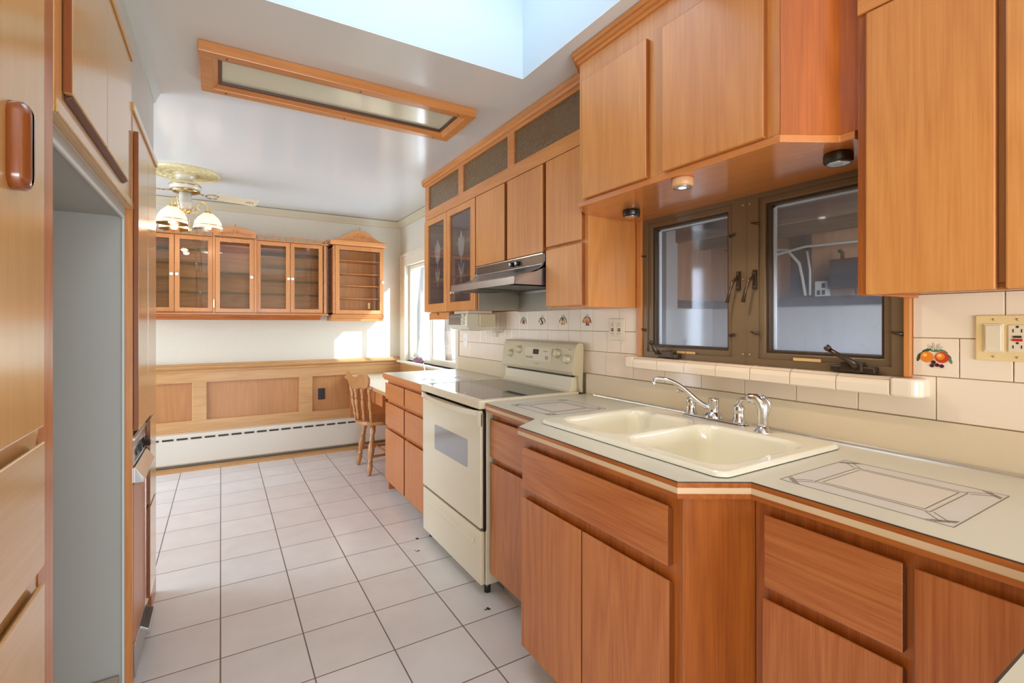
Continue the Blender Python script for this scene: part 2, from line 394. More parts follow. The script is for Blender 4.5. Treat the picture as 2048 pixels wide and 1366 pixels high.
# ------------------------------------------------------------------ geometry helpers
class MB:
    def __init__(s):
        s.v = []; s.f = []; s.mi = []; s.sm = []

    def _add(s, vs, fs, mi=0, smooth=False):
        n = len(s.v); s.v += [tuple(v) for v in vs]
        for f in fs:
            s.f.append([i + n for i in f]); s.mi.append(mi); s.sm.append(smooth)
        return s

    def box(s, x0, x1, y0, y1, z0, z1, mi=0):
        x0, x1 = min(x0, x1), max(x0, x1); y0, y1 = min(y0, y1), max(y0, y1); z0, z1 = min(z0, z1), max(z0, z1)
        vs = [(x0, y0, z0), (x1, y0, z0), (x1, y1, z0), (x0, y1, z0), (x0, y0, z1), (x1, y0, z1), (x1, y1, z1), (x0, y1, z1)]
        return s._add(vs, [(0, 3, 2, 1), (4, 5, 6, 7), (0, 1, 5, 4), (1, 2, 6, 5), (2, 3, 7, 6), (3, 0, 4, 7)], mi)

    def prism(s, poly, axis, a0, a1, mi=0, smooth=False):
        """poly: 2d points in the two other axes (order XY, XZ or YZ), extruded along axis"""
        def mk(p, a):
            if axis == 'X': return (a, p[0], p[1])
            if axis == 'Y': return (p[0], a, p[1])
            return (p[0], p[1], a)
        n = len(poly)
        vs = [mk(p, a0) for p in poly] + [mk(p, a1) for p in poly]
        fs = [list(range(n))[::-1], list(range(n, 2 * n))] + [(i, (i + 1) % n, n + (i + 1) % n, n + i) for i in range(n)]
        return s._add(vs, fs, mi, smooth)

    def plate(s, outer, holes, axis, a0, a1, mi=0):
        """flat plate with holes"""
        def isrect(l): return len(l) == 4 and len({round(p[0], 6) for p in l}) == 2 and len({round(p[1], 6) for p in l}) == 2
        if holes and isrect(outer) and all(isrect(h) for h in holes):
            return s._rectplate(outer, holes, axis, a0, a1, mi)
        bm = bmesh.new(); es = []
        for loop in [outer] + holes:
            vs = [bm.verts.new((p[0], p[1], 0)) for p in loop]
            es += [bm.edges.new((vs[i], vs[(i + 1) % len(vs)])) for i in range(len(vs))]
        bmesh.ops.triangle_fill(bm, use_beauty=True, use_dissolve=False, edges=es)
        bm.verts.index_update()
        def mk(p, a):
            if axis == 'X': return (a, p[0], p[1])
            if axis == 'Y': return (p[0], a, p[1])
            return (p[0], p[1], a)
        pts = [(v.co.x, v.co.y) for v in bm.verts]; n = len(pts)
        tris = [[v.index for v in f.verts] for f in bm.faces]
        vs = [mk(p, a0) for p in pts] + [mk(p, a1) for p in pts]
        fs = [t[::-1] for t in tris] + [[i + n for i in t] for t in tris]
        k = 0
        for loop in [outer] + holes:
            m_ = len(loop)
            for i in range(m_):
                a, b = k + i, k + (i + 1) % m_
                fs.append((a, b, b + n, a + n))
            k += m_
        bm.free()
        return s._add(vs, fs, mi)

    def _rectplate(s, outer, holes, axis, a0, a1, mi):
        def mk(p, a):
            if axis == 'X': return (a, p[0], p[1])
            if axis == 'Y': return (p[0], a, p[1])
            return (p[0], p[1], a)
        us = sorted({p[0] for l in [outer] + holes for p in l}); vs_ = sorted({p[1] for l in [outer] + holes for p in l})
        def solid(i, j):
            if not (0 <= i < len(us) - 1 and 0 <= j < len(vs_) - 1): return False
            cu, cv = (us[i] + us[i + 1]) / 2, (vs_[j] + vs_[j + 1]) / 2
            for h in holes:
                if min(p[0] for p in h) < cu < max(p[0] for p in h) and min(p[1] for p in h) < cv < max(p[1] for p in h): return False
            return True
        W = len(us); Hh = len(vs_); V = [mk((u, v), a) for a in (a0, a1) for v in vs_ for u in us]; F = []
        I = lambda i, j, k: k * W * Hh + j * W + i
        for i in range(W - 1):
            for j in range(Hh - 1):
                if not solid(i, j): continue
                F.append((I(i, j, 0), I(i, j + 1, 0), I(i + 1, j + 1, 0), I(i + 1, j, 0)))
                F.append((I(i, j, 1), I(i + 1, j, 1), I(i + 1, j + 1, 1), I(i, j + 1, 1)))
                if not solid(i - 1, j): F.append((I(i, j, 0), I(i, j, 1), I(i, j + 1, 1), I(i, j + 1, 0)))
                if not solid(i + 1, j): F.append((I(i + 1, j, 0), I(i + 1, j + 1, 0), I(i + 1, j + 1, 1), I(i + 1, j, 1)))
                if not solid(i, j - 1): F.append((I(i, j, 0), I(i + 1, j, 0), I(i + 1, j, 1), I(i, j, 1)))
                if not solid(i, j + 1): F.append((I(i, j + 1, 0), I(i, j + 1, 1), I(i + 1, j + 1, 1), I(i + 1, j + 1, 0)))
        used = sorted({x for f in F for x in f}); mp = {x: k for k, x in enumerate(used)}
        return s._add([V[x] for x in used], [[mp[x] for x in f] for f in F], mi)

    def tube(s, pts, r, seg=10, mi=0, caps=True):
        pts = [Vector(p) for p in pts]; n = len(pts)
        rs = r if isinstance(r, (list, tuple)) else [r] * n
        up = None; vs = []
        for i, p in enumerate(pts):
            t = (pts[min(i + 1, n - 1)] - pts[max(i - 1, 0)]).normalized()
            if up is None:
                up = Vector((0, 0, 1)) if abs(t.z) < 0.9 else Vector((1, 0, 0))
            a = t.cross(up).normalized(); b = a.cross(t).normalized(); up = b
            for k in range(seg):
                an = 2 * math.pi * k / seg
                vs.append(p + (a * math.cos(an) + b * math.sin(an)) * rs[i])
        fs = []
        for i in range(n - 1):
            for k in range(seg):
                fs.append((i * seg + k, i * seg + (k + 1) % seg, (i + 1) * seg + (k + 1) % seg, (i + 1) * seg + k))
        s._add(vs, fs, mi, True)
        if caps:
            nn = len(s.v) - n * seg
            s.f.append([nn + k for k in range(seg)][::-1]); s.mi.append(mi); s.sm.append(False)
            s.f.append([nn + (n - 1) * seg + k for k in range(seg)]); s.mi.append(mi); s.sm.append(False)
        return s

    def lathe(s, prof, c, axis=(0, 0, 1), seg=24, mi=0, smooth=True):
        """prof: (radius, height) pairs along axis from point c"""
        q = Vector((0, 0, 1)).rotation_difference(Vector(axis).normalized())
        c = Vector(c); vs = []
        for r, h in prof:
            for k in range(seg):
                an = 2 * math.pi * k / seg
                vs.append(c + q @ Vector((r * math.cos(an), r * math.sin(an), h)))
        fs = []
        for i in range(len(prof) - 1):
            for k in range(seg):
                fs.append((i * seg + k, i * seg + (k + 1) % seg, (i + 1) * seg + (k + 1) % seg, (i + 1) * seg + k))
        s._add(vs, fs, mi, smooth)
        nn = len(s.v) - len(prof) * seg
        if prof[0][0] > 1e-5:
            s.f.append([nn + k for k in range(seg)][::-1]); s.mi.append(mi); s.sm.append(False)
        if prof[-1][0] > 1e-5:
            s.f.append([nn + (len(prof) - 1) * seg + k for k in range(seg)]); s.mi.append(mi); s.sm.append(False)
        return s

    def ball(s, c, r, mi=0, seg=10, squash=(1, 1, 1)):
        vs = []; n = 6
        for i in range(n + 1):
            ph = math.pi * i / n
            for k in range(seg):
                an = 2 * math.pi * k / seg
                vs.append((c[0] + r * squash[0] * math.sin(ph) * math.cos(an), c[1] + r * squash[1] * math.sin(ph) * math.sin(an), c[2] + r * squash[2] * math.cos(ph)))
        fs = [(i * seg + k, (i + 1) * seg + k, (i + 1) * seg + (k + 1) % seg, i * seg + (k + 1) % seg) for i in range(n) for k in range(seg)]
        return s._add(vs, fs, mi, True)


def obj(name, mb, mats, parent=None, bevel=0.0, seg=2, smooth=False):
    """one mesh object from world coordinates (or the parent's own coordinates when it is turned)"""
    me = bpy.data.meshes.new(name)
    off = Vector((0, 0, 0))
    p = parent
    if p is not None and not p.get('_local'):
        root = p
        while root.parent is not None: root = root.parent
        off = Vector(root.location)
    me.from_pydata([tuple(Vector(v) - off) for v in mb.v], [], mb.f)
    if not isinstance(mats, (list, tuple)): mats = [mats]
    for m in mats: me.materials.append(m)
    for i, f in enumerate(me.polygons):
        f.material_index = mb.mi[i]; f.use_smooth = mb.sm[i] or smooth
    bm = bmesh.new(); bm.from_mesh(me)
    bmesh.ops.remove_doubles(bm, verts=bm.verts, dist=1e-6)
    bmesh.ops.recalc_face_normals(bm, faces=bm.faces)
    bm.to_mesh(me); bm.free()
    o = bpy.data.objects.new(name, me); COL.objects.link(o)
    if parent is not None:
        o.parent = parent
        if parent.get('_local'): o['_local'] = 1
    if bevel:
        b = o.modifiers.new('bevel', 'BEVEL'); b.width = bevel; b.segments = seg
        b.limit_method = 'ANGLE'; b.angle_limit = R(40); b.harden_normals = False
    return o


def thing(name, label, cat, loc, group=None, rz=0.0, local=False):
    o = bpy.data.objects.new(name, None); COL.objects.link(o)
    o.location = loc; o.rotation_euler = (0, 0, rz); o.empty_display_size = 0.05
    o['label'] = label; o['category'] = cat
    if group: o['group'] = group
    if local: o['_local'] = 1
    return o


def tag(o, label, cat, group=None):
    o['label'] = label; o['category'] = cat
    if group: o['group'] = group
    return o


def struct(name, mb, m, bevel=0.0, smooth=False):
    o = obj(name, mb, m, None, bevel, smooth=smooth); o['kind'] = 'structure'
    return o


def slab(name, x0, x1, y0, y1, z0, z1, m, parent, bevel=0.003, label=None):
    o = obj(name, MB().box(x0, x1, y0, y1, z0, z1), m, parent, bevel)
    if label: o['label'] = label
    return o


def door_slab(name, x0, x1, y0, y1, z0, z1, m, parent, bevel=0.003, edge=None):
    """overlay door: the two upright edges are coloured darker for the shade on them"""
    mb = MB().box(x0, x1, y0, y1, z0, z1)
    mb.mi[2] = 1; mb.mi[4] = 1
    return obj(name, mb, [m, edge or m_edgeshade], parent, bevel)


def frame_x(x0, x1, y0, y1, z0, z1, w, wt=None, wb=None):
    """rectangular ring in the YZ plane"""
    wt = w if wt is None else wt; wb = w if wb is None else wb
    return MB().plate([(y0, z0), (y1, z0), (y1, z1), (y0, z1)], [[(y0 + w, z0 + wb), (y1 - w, z0 + wb), (y1 - w, z1 - wt), (y0 + w, z1 - wt)]], 'X', x0, x1)


def frame_y(y0, y1, x0, x1, z0, z1, w, wt=None, wb=None):
    wt = w if wt is None else wt; wb = w if wb is None else wb
    return MB().plate([(x0, z0), (x1, z0), (x1, z1), (x0, z1)], [[(x0 + w, z0 + wb), (x1 - w, z0 + wb), (x1 - w, z1 - wt), (x0 + w, z1 - wt)]], 'Y', y0, y1)


def rrect(x0, x1, y0, y1, r, n=6):
    pts = []
    for cx, cy, a0 in ((x1 - r, y1 - r, 0), (x0 + r, y1 - r, 90), (x0 + r, y0 + r, 180), (x1 - r, y0 + r, 270)):
        for k in range(n + 1):
            a = R(a0 + 90 * k / n); pts.append((cx + r * math.cos(a), cy + r * math.sin(a)))
    return pts


def offset_path(path, d):
    """shift an open XY polyline sideways (positive = to the left of travel)"""
    out = []
    P = [Vector(p) for p in path]
    for i, p in enumerate(P):
        ns = []
        if i > 0: t = (P[i] - P[i - 1]).normalized(); ns.append(Vector((-t.y, t.x)))
        if i < len(P) - 1: t = (P[i + 1] - P[i]).normalized(); ns.append(Vector((-t.y, t.x)))
        if len(ns) == 2:
            n = (ns[0] + ns[1]).normalized(); k = d / max(0.3, n.dot(ns[0]))
        else:
            n = ns[0]; k = d
        out.append((p.x + n.x * k, p.y + n.y * k))
    return out


def band(path, d0, d1, z0, z1):
    a = offset_path(path, d0); b = offset_path(path, d1)
    mb = MB()
    for i in range(len(path) - 1):
        mb.prism([a[i], a[i + 1], b[i + 1], b[i]], 'Z', z0, z1)
    return mb


def bez(p0, p1, p2, p3, n=12):
    p0, p1, p2, p3 = map(Vector, (p0, p1, p2, p3)); out = []
    for i in range(n + 1):
        t = i / n; u = 1 - t
        out.append(p0 * u ** 3 + p1 * 3 * u * u * t + p2 * 3 * u * t * t + p3 * t ** 3)
    return out


# ================================================================== the room
CEIL = 2.40
struct('floor', MB().box(-3.2, 1.78, -2.7, 5.3, -0.06, 0.0), m_floor)
# ceiling with the skylight opening
SK = (-0.06, 1.175, 1.08, 1.86)
FX = (-0.02, 1.09, 2.29, 2.57)
struct('ceiling', MB().plate([(-3.2, -2.7), (1.84, -2.7), (1.84, 5.3), (-3.2, 5.3)],
       [[(SK[0], SK[2]), (SK[1], SK[2]), (SK[1], SK[3]), (SK[0], SK[3])]], 'Z', CEIL, CEIL + 0.004), m_ceil)
mb = MB()
for b in ((SK[0] - .05, SK[0], SK[2] - .05, SK[3] + .05), (SK[1], SK[1] + .05, SK[2] - .05, SK[3] + .05),
          (SK[0], SK[1], SK[2] - .05, SK[2]), (SK[0], SK[1], SK[3], SK[3] + .05)):
    mb.box(*b, CEIL + 0.0045, 3.02)
struct('wall_skylight', mb, m_shaft)
w3 = thing('window_3', 'x', 'x', (0.56, 1.47, 3.02)); del w3['label']; del w3['category']; w3['kind'] = 'structure'
obj('frame', MB().plate([(SK[0], SK[2]), (SK[1], SK[2]), (SK[1], SK[3]), (SK[0], SK[3])],
    [[(SK[0] + .03, SK[2] + .03), (SK[1] - .03, SK[2] + .03), (SK[1] - .03, SK[3] - .03), (SK[0] + .03, SK[3] - .03)]], 'Z', 3.02, 3.06), m_trimw, w3)
obj('pane', MB().box(SK[0] + .03, SK[1] - .03, SK[2] + .03, SK[3] - .03, 3.045, 3.05), g_clear, w3)

# right wall with the two window openings
struct('wall_right', MB().plate([(-2.7, -0.05), (5.3, -0.05), (5.3, 2.44), (-2.7, 2.44)],
       [[(0.61, 1.136), (1.617, 1.136), (1.617, 1.776), (0.61, 1.776)],
        [(3.72, 0.895), (5.03, 0.895), (5.03, 1.905), (3.72, 1.905)]], 'X', 1.70, 1.80), m_wallpaper)
struct('wall_far', MB().box(-3.2, 1.84, 5.22, 5.32, -0.05, 2.44), m_wallpaper)
struct('wall_dining_left', MB().plate([(2.8, 0), (5.3, 0), (5.3, 2.4), (2.8, 2.4)],
       [[(3.1, 0.02), (5.0, 0.02), (5.0, 2.1), (3.1, 2.1)]], 'X', -2.78, -2.7), m_wallpaper)
struct('wall_partition', MB().box(-3.0, -0.96, 2.80, 2.88, 0, 2.40), m_wallpaper)
struct('wall_rear', MB().plate([(-3.2, 0), (1.8, 0), (1.8, 2.4), (-3.2, 2.4)],
       [[(-1.05, 0.3), (1.25, 0.3), (1.25, 1.46), (-1.05, 1.46)]], 'Y', -2.7, -2.62), m_wallpaper)
struct('wall_rear_left', MB().box(-1.75, -1.65, -2.7, 0.3, 0, 2.40).box(-1.75, -0.9, 0.28, 0.36, 0, 2.4), m_wallpaper)
# patio doors that let daylight in (outside the view)
for nm, rng in (('door_1', ('X', -2.76, -2.72, 3.1, 5.0, 4.05)),):
    ax, a0, a1, u0, u1, um = rng
    holes = [[(u0 + .08, 0.15), (um - .05, 0.15), (um - .05, 2.02), (u0 + .08, 2.02)], [(um + .05, 0.15), (u1 - .08, 0.15), (u1 - .08, 2.02), (um + .05, 2.02)]]
    d = struct(nm, MB().plate([(u0, 0.02), (u1, 0.02), (u1, 2.1), (u0, 2.1)], holes, ax, a0, a1), m_trimw)
# soffit wall over the left cabinets, refrigerator recess
struct('wall_left', MB().box(-1.02, -0.95, 0.3, 2.88, 0, 2.40), m_paint)
struct('wall_soffit', MB().box(-0.948, -0.278, 1.22, 2.139, 2.24, 2.40), m_paint)
struct('wall_soffit', MB().box(-0.948, -0.278, 2.139, 2.88, 2.07, 2.40), m_paint)
struct('window_rear_added', MB().plate([(-1.05, 0.3), (1.25, 0.3), (1.25, 1.46), (-1.05, 1.46)], [[(-1.0, .35), (.08, .35), (.08, 1.41), (-1.0, 1.41)], [(.12, .35), (1.2, .35), (1.2, 1.41), (.12, 1.41)]], 'Y', -2.68, -2.64), m_trimw)  # unseen window added behind the camera to go with the rear fill
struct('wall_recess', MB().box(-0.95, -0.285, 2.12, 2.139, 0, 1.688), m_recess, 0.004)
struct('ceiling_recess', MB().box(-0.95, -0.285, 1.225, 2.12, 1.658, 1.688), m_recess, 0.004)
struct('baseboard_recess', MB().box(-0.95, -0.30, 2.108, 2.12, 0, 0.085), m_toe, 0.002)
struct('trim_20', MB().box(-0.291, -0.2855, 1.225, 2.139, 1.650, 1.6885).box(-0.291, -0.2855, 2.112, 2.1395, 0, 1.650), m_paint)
# crowns and rails
prof = [(0, 0), (-0.012, 0), (-0.020, 0.018), (-0.042, 0.050), (-0.050, 0.062), (0, 0.062)]
struct('trim_1', MB().prism([(5.22 + a, CEIL - 0.066 + b) for a, b in prof], 'X', -2.7, 1.70), m_crown2)
struct('trim_2', MB().prism([(1.70 + a, CEIL - 0.066 + b) for a, b in prof], 'Y', 3.62, 5.22), m_crown2)
struct('trim_3', MB().prism([(-0.278 - a * 0.55, CEIL - 0.05 + b * 0.8) for a, b in prof], 'Y', 0.3, 2.88), m_crownw)
# wainscot of the far wall: back panel, stiles and rails, cap rail
wpanel = wood('wainscot_panel', 'Z', srgb(196, 138, 84), srgb(150, 94, 50), rough=0.38, coat=0.15)
struct('trim_19', MB().box(-2.7, 1.70, 5.208, 5.22, 0.0, 0.86), wpanel)
mb = MB()
fr = MB().plate([(-2.7, 0.30), (1.70, 0.30), (1.70, 0.862), (-2.7, 0.862)],
                [[(-2.5, 0.42), (-1.6, 0.42), (-1.6, 0.757), (-2.5, 0.757)], [(-1.45, 0.42), (-0.9, 0.42), (-0.9, 0.757), (-1.45, 0.757)],
                 [(-0.78, 0.42), (-0.222, 0.42), (-0.222, 0.757), (-0.78, 0.757)], [(-0.11, 0.42), (0.663, 0.42), (0.663, 0.757), (-0.11, 0.757)],
                 [(0.787, 0.41), (1.17, 0.41), (1.17, 0.757), (0.787, 0.757)]], 'Y', 5.188, 5.208)
mb._add(fr.v, fr.f)
struct('trim_4', mb, wains['X'], 0.004)
rail = [(5.22, 0.850), (5.182, 0.850), (5.176, 0.858), (5.180, 0.872), (5.158, 0.884), (5.150, 0.896), (5.156, 0.908), (5.176, 0.912), (5.184, 0.926), (5.22, 0.926)]
struct('trim_5', MB().prism(rail, 'X', -2.7, 1.70), wains['X'], 0.0015)
struct('trim_6', MB().box(1.684, 1.70, 3.665, 5.19, 0.0, 0.862), wains['Y'], 0.0015)
struct('baseboard_far', MB().prism([(5.19, 0), (5.06, 0), (5.06, 0.018), (5.19, 0.032)], 'X', -2.7, 1.70), wains['X'])

# ---------------------------------------------------------------- far window
win2 = thing('window_2', 'x', 'x', (1.70, 4.38, 0.895)); del win2['label']; del win2['category']; win2['kind'] = 'structure'
mb = MB()
for a, b, d in ((0.000, 0.016, 0.0), (0.016, 0.010, 0.0)):
    pass
obj('casing', MB().plate([(3.665, 0.87), (5.165, 0.87), (5.165, 2.025), (3.665, 2.025)],
    [[(3.722, 0.895), (5.028, 0.895), (5.028, 1.903), (3.722, 1.903)]], 'X', 1.682, 1.70)
    .box(1.672, 1.70, 3.66, 5.18, 2.005, 2.035).box(1.675, 1.69, 5.145, 5.165, 0.88, 2.01), m_trimw, win2, 0.004)
obj('sill', MB().box(1.635, 1.745, 3.64, 5.20, 0.872, 0.895), m_trimw, win2, 0.006)
obj('frame', frame_x(1.735, 1.775, 3.722, 5.028, 0.897, 1.903, 0.035).box(1.742, 1.768, 4.365, 4.405, 0.9, 1.90), m_trimw, win2, 0.003)
obj('sash', frame_x(1.728, 1.738, 3.75, 4.40, 0.925, 1.875, 0.028), m_trimw, win2, 0.002)
obj('pane', MB().box(1.753, 1.756, 3.75, 5.0, 0.93, 1.87), g_clear, win2)

# outside the far window
g = struct('ground_outside', MB().box(1.85, 9, -3, 12, -0.4, -0.3), m_ground)
t = thing('vinyl_fence', 'white vinyl fence standing in the sun outside the far window', 'fence', (4.0, 7.2, -0.3))
for k in range(14): obj('board', MB().box(1.9 + k * .3, 2.192 + k * .3, 7.2, 7.225, -0.3, 2.6), m_vinyl, t, 0.004)
obj('rail', MB().box(1.9, 6.1, 7.17, 7.2, 0.72, 0.80), m_vinyl, t)
mb = MB().tube([(2.90, 6.55, -0.35), (2.90, 6.6, 0.4), (2.87, 6.62, 1.1), (2.93, 6.7, 1.9), (2.98, 6.7, 2.7)], [0.07, 0.055, 0.05, 0.04, 0.02])
mb.tube([(2.88, 6.62, 0.9), (2.80, 6.5, 1.25), (2.74, 6.5, 1.7)], [0.025, 0.018, 0.01], 8)
mb.tube([(2.89, 6.66, 1.3), (3.05, 6.75, 1.5), (3.12, 6.8, 1.9)], [0.022, 0.014, 0.008], 8)
tag(obj('bare_tree', mb, m_bark), 'slim grey leafless tree trunk seen through the right pane of the far window', 'tree')

# ---------------------------------------------------------------- sink window
win1 = thing('window_1', 'x', 'x', (1.70, 1.1, 1.136)); del win1['label']; del win1['category']; win1['kind'] = 'structure'
obj('frame', MB().plate([(0.61, 1.137), (1.617, 1.137), (1.617, 1.775), (0.61, 1.775)],
    [[(0.642, 1.162), (1.052, 1.162), (1.052, 1.748), (0.642, 1.748)], [(1.158, 1.162), (1.590, 1.162), (1.590, 1.748), (1.158, 1.748)]],
    'X', 1.682, 1.745).box(1.680, 1.690, 1.097, 1.0985, 1.137, 1.775, ), m_bronze, win1, 0.003)
for (a, b) in ((0.640, 1.054), (1.156, 1.592)):
    s_ = obj('sash', frame_x(1.690, 1.735, a, b, 1.160, 1.750, 0.024), m_bronze, win1, 0.003)
    obj('sash_stop', frame_x(1.700, 1.742, a + .02, b - .02, 1.180, 1.730, 0.014), m_bronzed, s_, 0.002)
    obj('pane', MB().box(1.734, 1.737, a + .03, b - .03, 1.19, 1.72), g_porch, s_)
    obj('gasket', MB().box(1.724, 1.734, b - .042, b - .034, 1.195, 1.716).box(1.724, 1.734, a + .034, b - .034, 1.711, 1.716), m_gasket, s_)
for y in (1.085, 1.112):
    for z in (1.175, 1.455, 1.735):
        obj('screw', MB().ball((1.681, y, z), 0.0035), m_screw, win1)
for y in (1.062, 1.127):
    h = obj('latch', MB().box(1.672, 1.684, y - .007, y + .007, 1.415, 1.487).ball((1.672, y, 1.475), 0.008).ball((1.672, y, 1.425), 0.006), m_bronzeh, win1, 0.002)
    obj('lever', MB().tube([(1.668, y, 1.462), (1.650, y + .006, 1.445), (1.644, y + .016, 1.41), (1.642, y + .024, 1.368)], [0.006, 0.006, 0.0055, 0.007], 8), m_bronzeh, h)
for y, z, a in ((1.062, 1.657, .02), (1.149, 1.628, -.02), (1.062, 1.256, .02), (1.149, 1.247, -.02), (0.628, 1.262, .02), (1.607, 1.600, .015), (1.607, 1.262, .015)):
    obj('clip', MB().tube([(1.680, y - a * .8, z - .003), (1.676, y, z), (1.674, y + a * .6, z + .003)], [0.006, 0.004, 0.0025], 8), m_bronzeh, win1)
for yb, sgn, yt, zt in ((0.735, 1, 0.788, 1.215), (1.45, 1, 1.512, 1.207)):
    w_ = 0.062 if yb < 1 else 0.055
    k = obj('crank_base', MB().box(1.655, 1.686, yb - w_, yb + w_, 1.140, 1.160).box(1.650, 1.682, yb - .03, yb + .03, 1.142, 1.172), m_bronzeh, win1, 0.004)
    y2 = yb - .012 if yb < 1 else yb + .05
    obj('crank_arm', MB().tube([(1.652, y2, 1.160), (1.640, y2 + .005, 1.175), (1.632, y2 * .55 + yt * .45, 1.188), (1.626, yt, zt - .004)], [0.013, 0.010, 0.007, 0.007], 10)
        .lathe([(0.009, 0), (0.010, 0.008), (0.008, 0.014)], (1.626, yt - .004, zt - .006), (-.3, .5, .6), 12), m_bronzeh, k)
obj('sticker', MB().box(1.6805, 1.6822, 0.836, 0.925, 1.163, 1.173), m_sticker, win1)
obj('sticker', MB().box(1.6805, 1.6822, 1.326, 1.372, 1.163, 1.172), m_sticker, win1)
obj('sticker', MB().box(1.6805, 1.6822, 1.376, 1.420, 1.163, 1.172), m_sticker, win1)
struct('trim_7', MB().box(1.672, 1.70, 0.594, 0.6095, 1.137, 1.785), oak['Z'], 0.002)
struct('trim_8', MB().box(1.672, 1.70, 1.6175, 1.648, 1.137, 1.785), oak['Z'], 0.002)
# bullnose tile sill
mb = MB(); joints = [0.628, 0.768, 0.91, 1.053, 1.195, 1.343, 1.487, 1.628]
prf = [(1.70, 1.086), (1.636, 1.083), (1.630, 1.087), (1.629, 1.112), (1.632, 1.124), (1.640, 1.132), (1.652, 1.1365), (1.70, 1.1365)]
for a, b in zip(joints[:-1], joints[1:]):
    mb.prism(prf, 'Y', a + .0012, b - .0012)
mb2 = MB()
struct('trim_9', mb, m_walltile, 0.0015)
mb = MB()
for a, b, s_ in ((0.556, 0.6268, 0), (1.6292, 1.70, 1)):
    e = a if s_ == 0 else b; q = b if s_ == 0 else a; sg = 1 if s_ == 0 else -1
    pl = [(1.70, q), (1.70, e)] + [(1.658 - .028 * math.sin(R(k * 15)), e + sg * .028 * (1 - math.cos(R(k * 15)))) for k in range(7)] + [(1.630, q)]
    mb.prism(pl, 'Z', 1.0835, 1.1365)
struct('trim_10', mb, m_walltile, 0.007)
struct('trim_11', MB().box(1.636, 1.70, 0.60, 1.66, 1.089, 1.130), m_grout)

# ---------------------------------------------------------------- tiled backsplash
J1 = [-0.22, -0.03, 0.16, 0.351, 0.541, 0.732, 0.92, 1.111, 1.302, 1.493, 1.685, 1.878, 2.06, 2.255, 2.45, 2.647, 2.845, 3.042, 3.247, 3.447, 3.657]
J2a = [-0.22, -0.12, -0.015, 0.09, 0.19, 0.289, 0.389, 0.492, 0.594]
J2b = [1.649, 1.769, 1.871, 1.977, 2.083, 2.187, 2.289, 2.393, 2.498, 2.61, 2.71, 2.81, 2.902, 3.0, 3.09, 3.185, 3.28, 3.375, 3.47, 3.565, 3.657]
J3a = [-0.16, 0.025, 0.215, 0.404, 0.594]
J3b = [1.649, 1.779, 1.977, 2.083, 2.187, 2.289, 2.393, 2.498, 2.61, 2.71, 2.87, 2.999, 3.19, 3.38, 3.57, 3.657]
mb = MB()
for js, z0, z1 in ((J1, 1.023, 1.1435), (J2a, 1.1435, 1.25), (J2b, 1.1435, 1.25), (J3a, 1.25, 1.372), (J3b, 1.25, 1.372)):
    for a, b in zip(js[:-1], js[1:]):
        mb.box(1.689, 1.695, a + .0012, b - .0012, z0 + .0012, z1 - .0012)
struct('wall_tiles', mb, m_walltile, 0.0012)
struct('wall_grout', MB().box(1.6935, 1.6999, -0.22, 0.594, 1.0, 1.372).box(1.6935, 1.6999, 0.594, 1.649, 1.0, 1.135).box(1.6935, 1.6999, 1.649, 3.66, 1.0, 1.372), m_grout)

# painted fruit tiles
cf = {n: mat('fruit_' + n, srgb(*c), 0.2) for n, c in dict(orange=(224, 128, 48), red=(196, 62, 40), yellow=(236, 190, 96), green=(96, 132, 100), dkgreen=(60, 80, 66), plum=(72, 34, 48), white=(228, 220, 202), line=(70, 54, 44)).items()}
keys = list(cf)


def fruit(yc, zc, s, kind, label, group):
    """flat painted motif on a wall tile, built of thin overlapping shapes"""
    mb = MB(); lay = [0]

    def el(dy, dz, ry, rz, col, rot=0.0, n=18):
        lay[0] += 1; x = 1.6888 - 0.00006 * lay[0]; pts = []
        for k in range(n):
            a = 2 * math.pi * k / n; u = ry * math.cos(a); w = rz * math.sin(a)
            pts.append((yc - s * (dy + u * math.cos(rot) - w * math.sin(rot)), zc + s * (dz + u * math.sin(rot) + w * math.cos(rot))))
        mb.prism(pts, 'X', x, x + 0.0004, keys.index(col))
    for dy, dz, ro, c in ((-.5, .15, .6, 'green'), (-.62, -.05, 1.3, 'dkgreen'), (.5, .1, -.7, 'dkgreen'), (.6, -.1, -1.2, 'green'), (.35, .3, -.5, 'green'), (-.3, .32, .4, 'dkgreen'), (.05, .32, 0, 'green')):
        el(dy, dz, .20, .07, c, ro)
    for k in range(7):
        a = k * .9; el(.22 * math.cos(a) + .02, .5 + .12 * math.sin(a), .09, .035, 'line', a); el(.22 * math.cos(a) + .02, .5 + .12 * math.sin(a), .075, .024, 'white', a)
    el(.0, .5, .05, .04, 'yellow')
    if kind == 0:
        for dy, c1 in ((-.28, 'orange'), (.30, 'red')):
            el(dy, .0, .27, .27, c1); el(dy - .05, .05, .17, .17, 'orange'); el(dy - .08, .09, .09, .08, 'yellow')
        for dy, dz in ((-.02, -.25), (.12, -.38), (-.08, -.42), (.3, -.42)): el(dy, dz, .09, .09, 'plum')
    elif kind == 1:
        el(0, -.05, .28, .26, 'plum'); el(-.06, 0, .16, .15, 'red'); el(.2, -.2, .15, .14, 'orange')
    elif kind == 2:
        el(-.1, .05, .12, .28, 'plum', .4); el(.12, -.2, .12, .22, 'dkgreen', -.3); el(-.2, -.35, .12, .12, 'plum')
    else:
        el(-.05, .1, .22, .2, 'plum'); el(.1, -.15, .24, .28, 'orange'); el(.08, -.12, .13, .16, 'yellow'); el(-.2, -.3, .12, .12, 'red')
    o = obj('fruit_tile', mb, [cf[k] for k in keys])
    tag(o, label, 'painted tile', group)


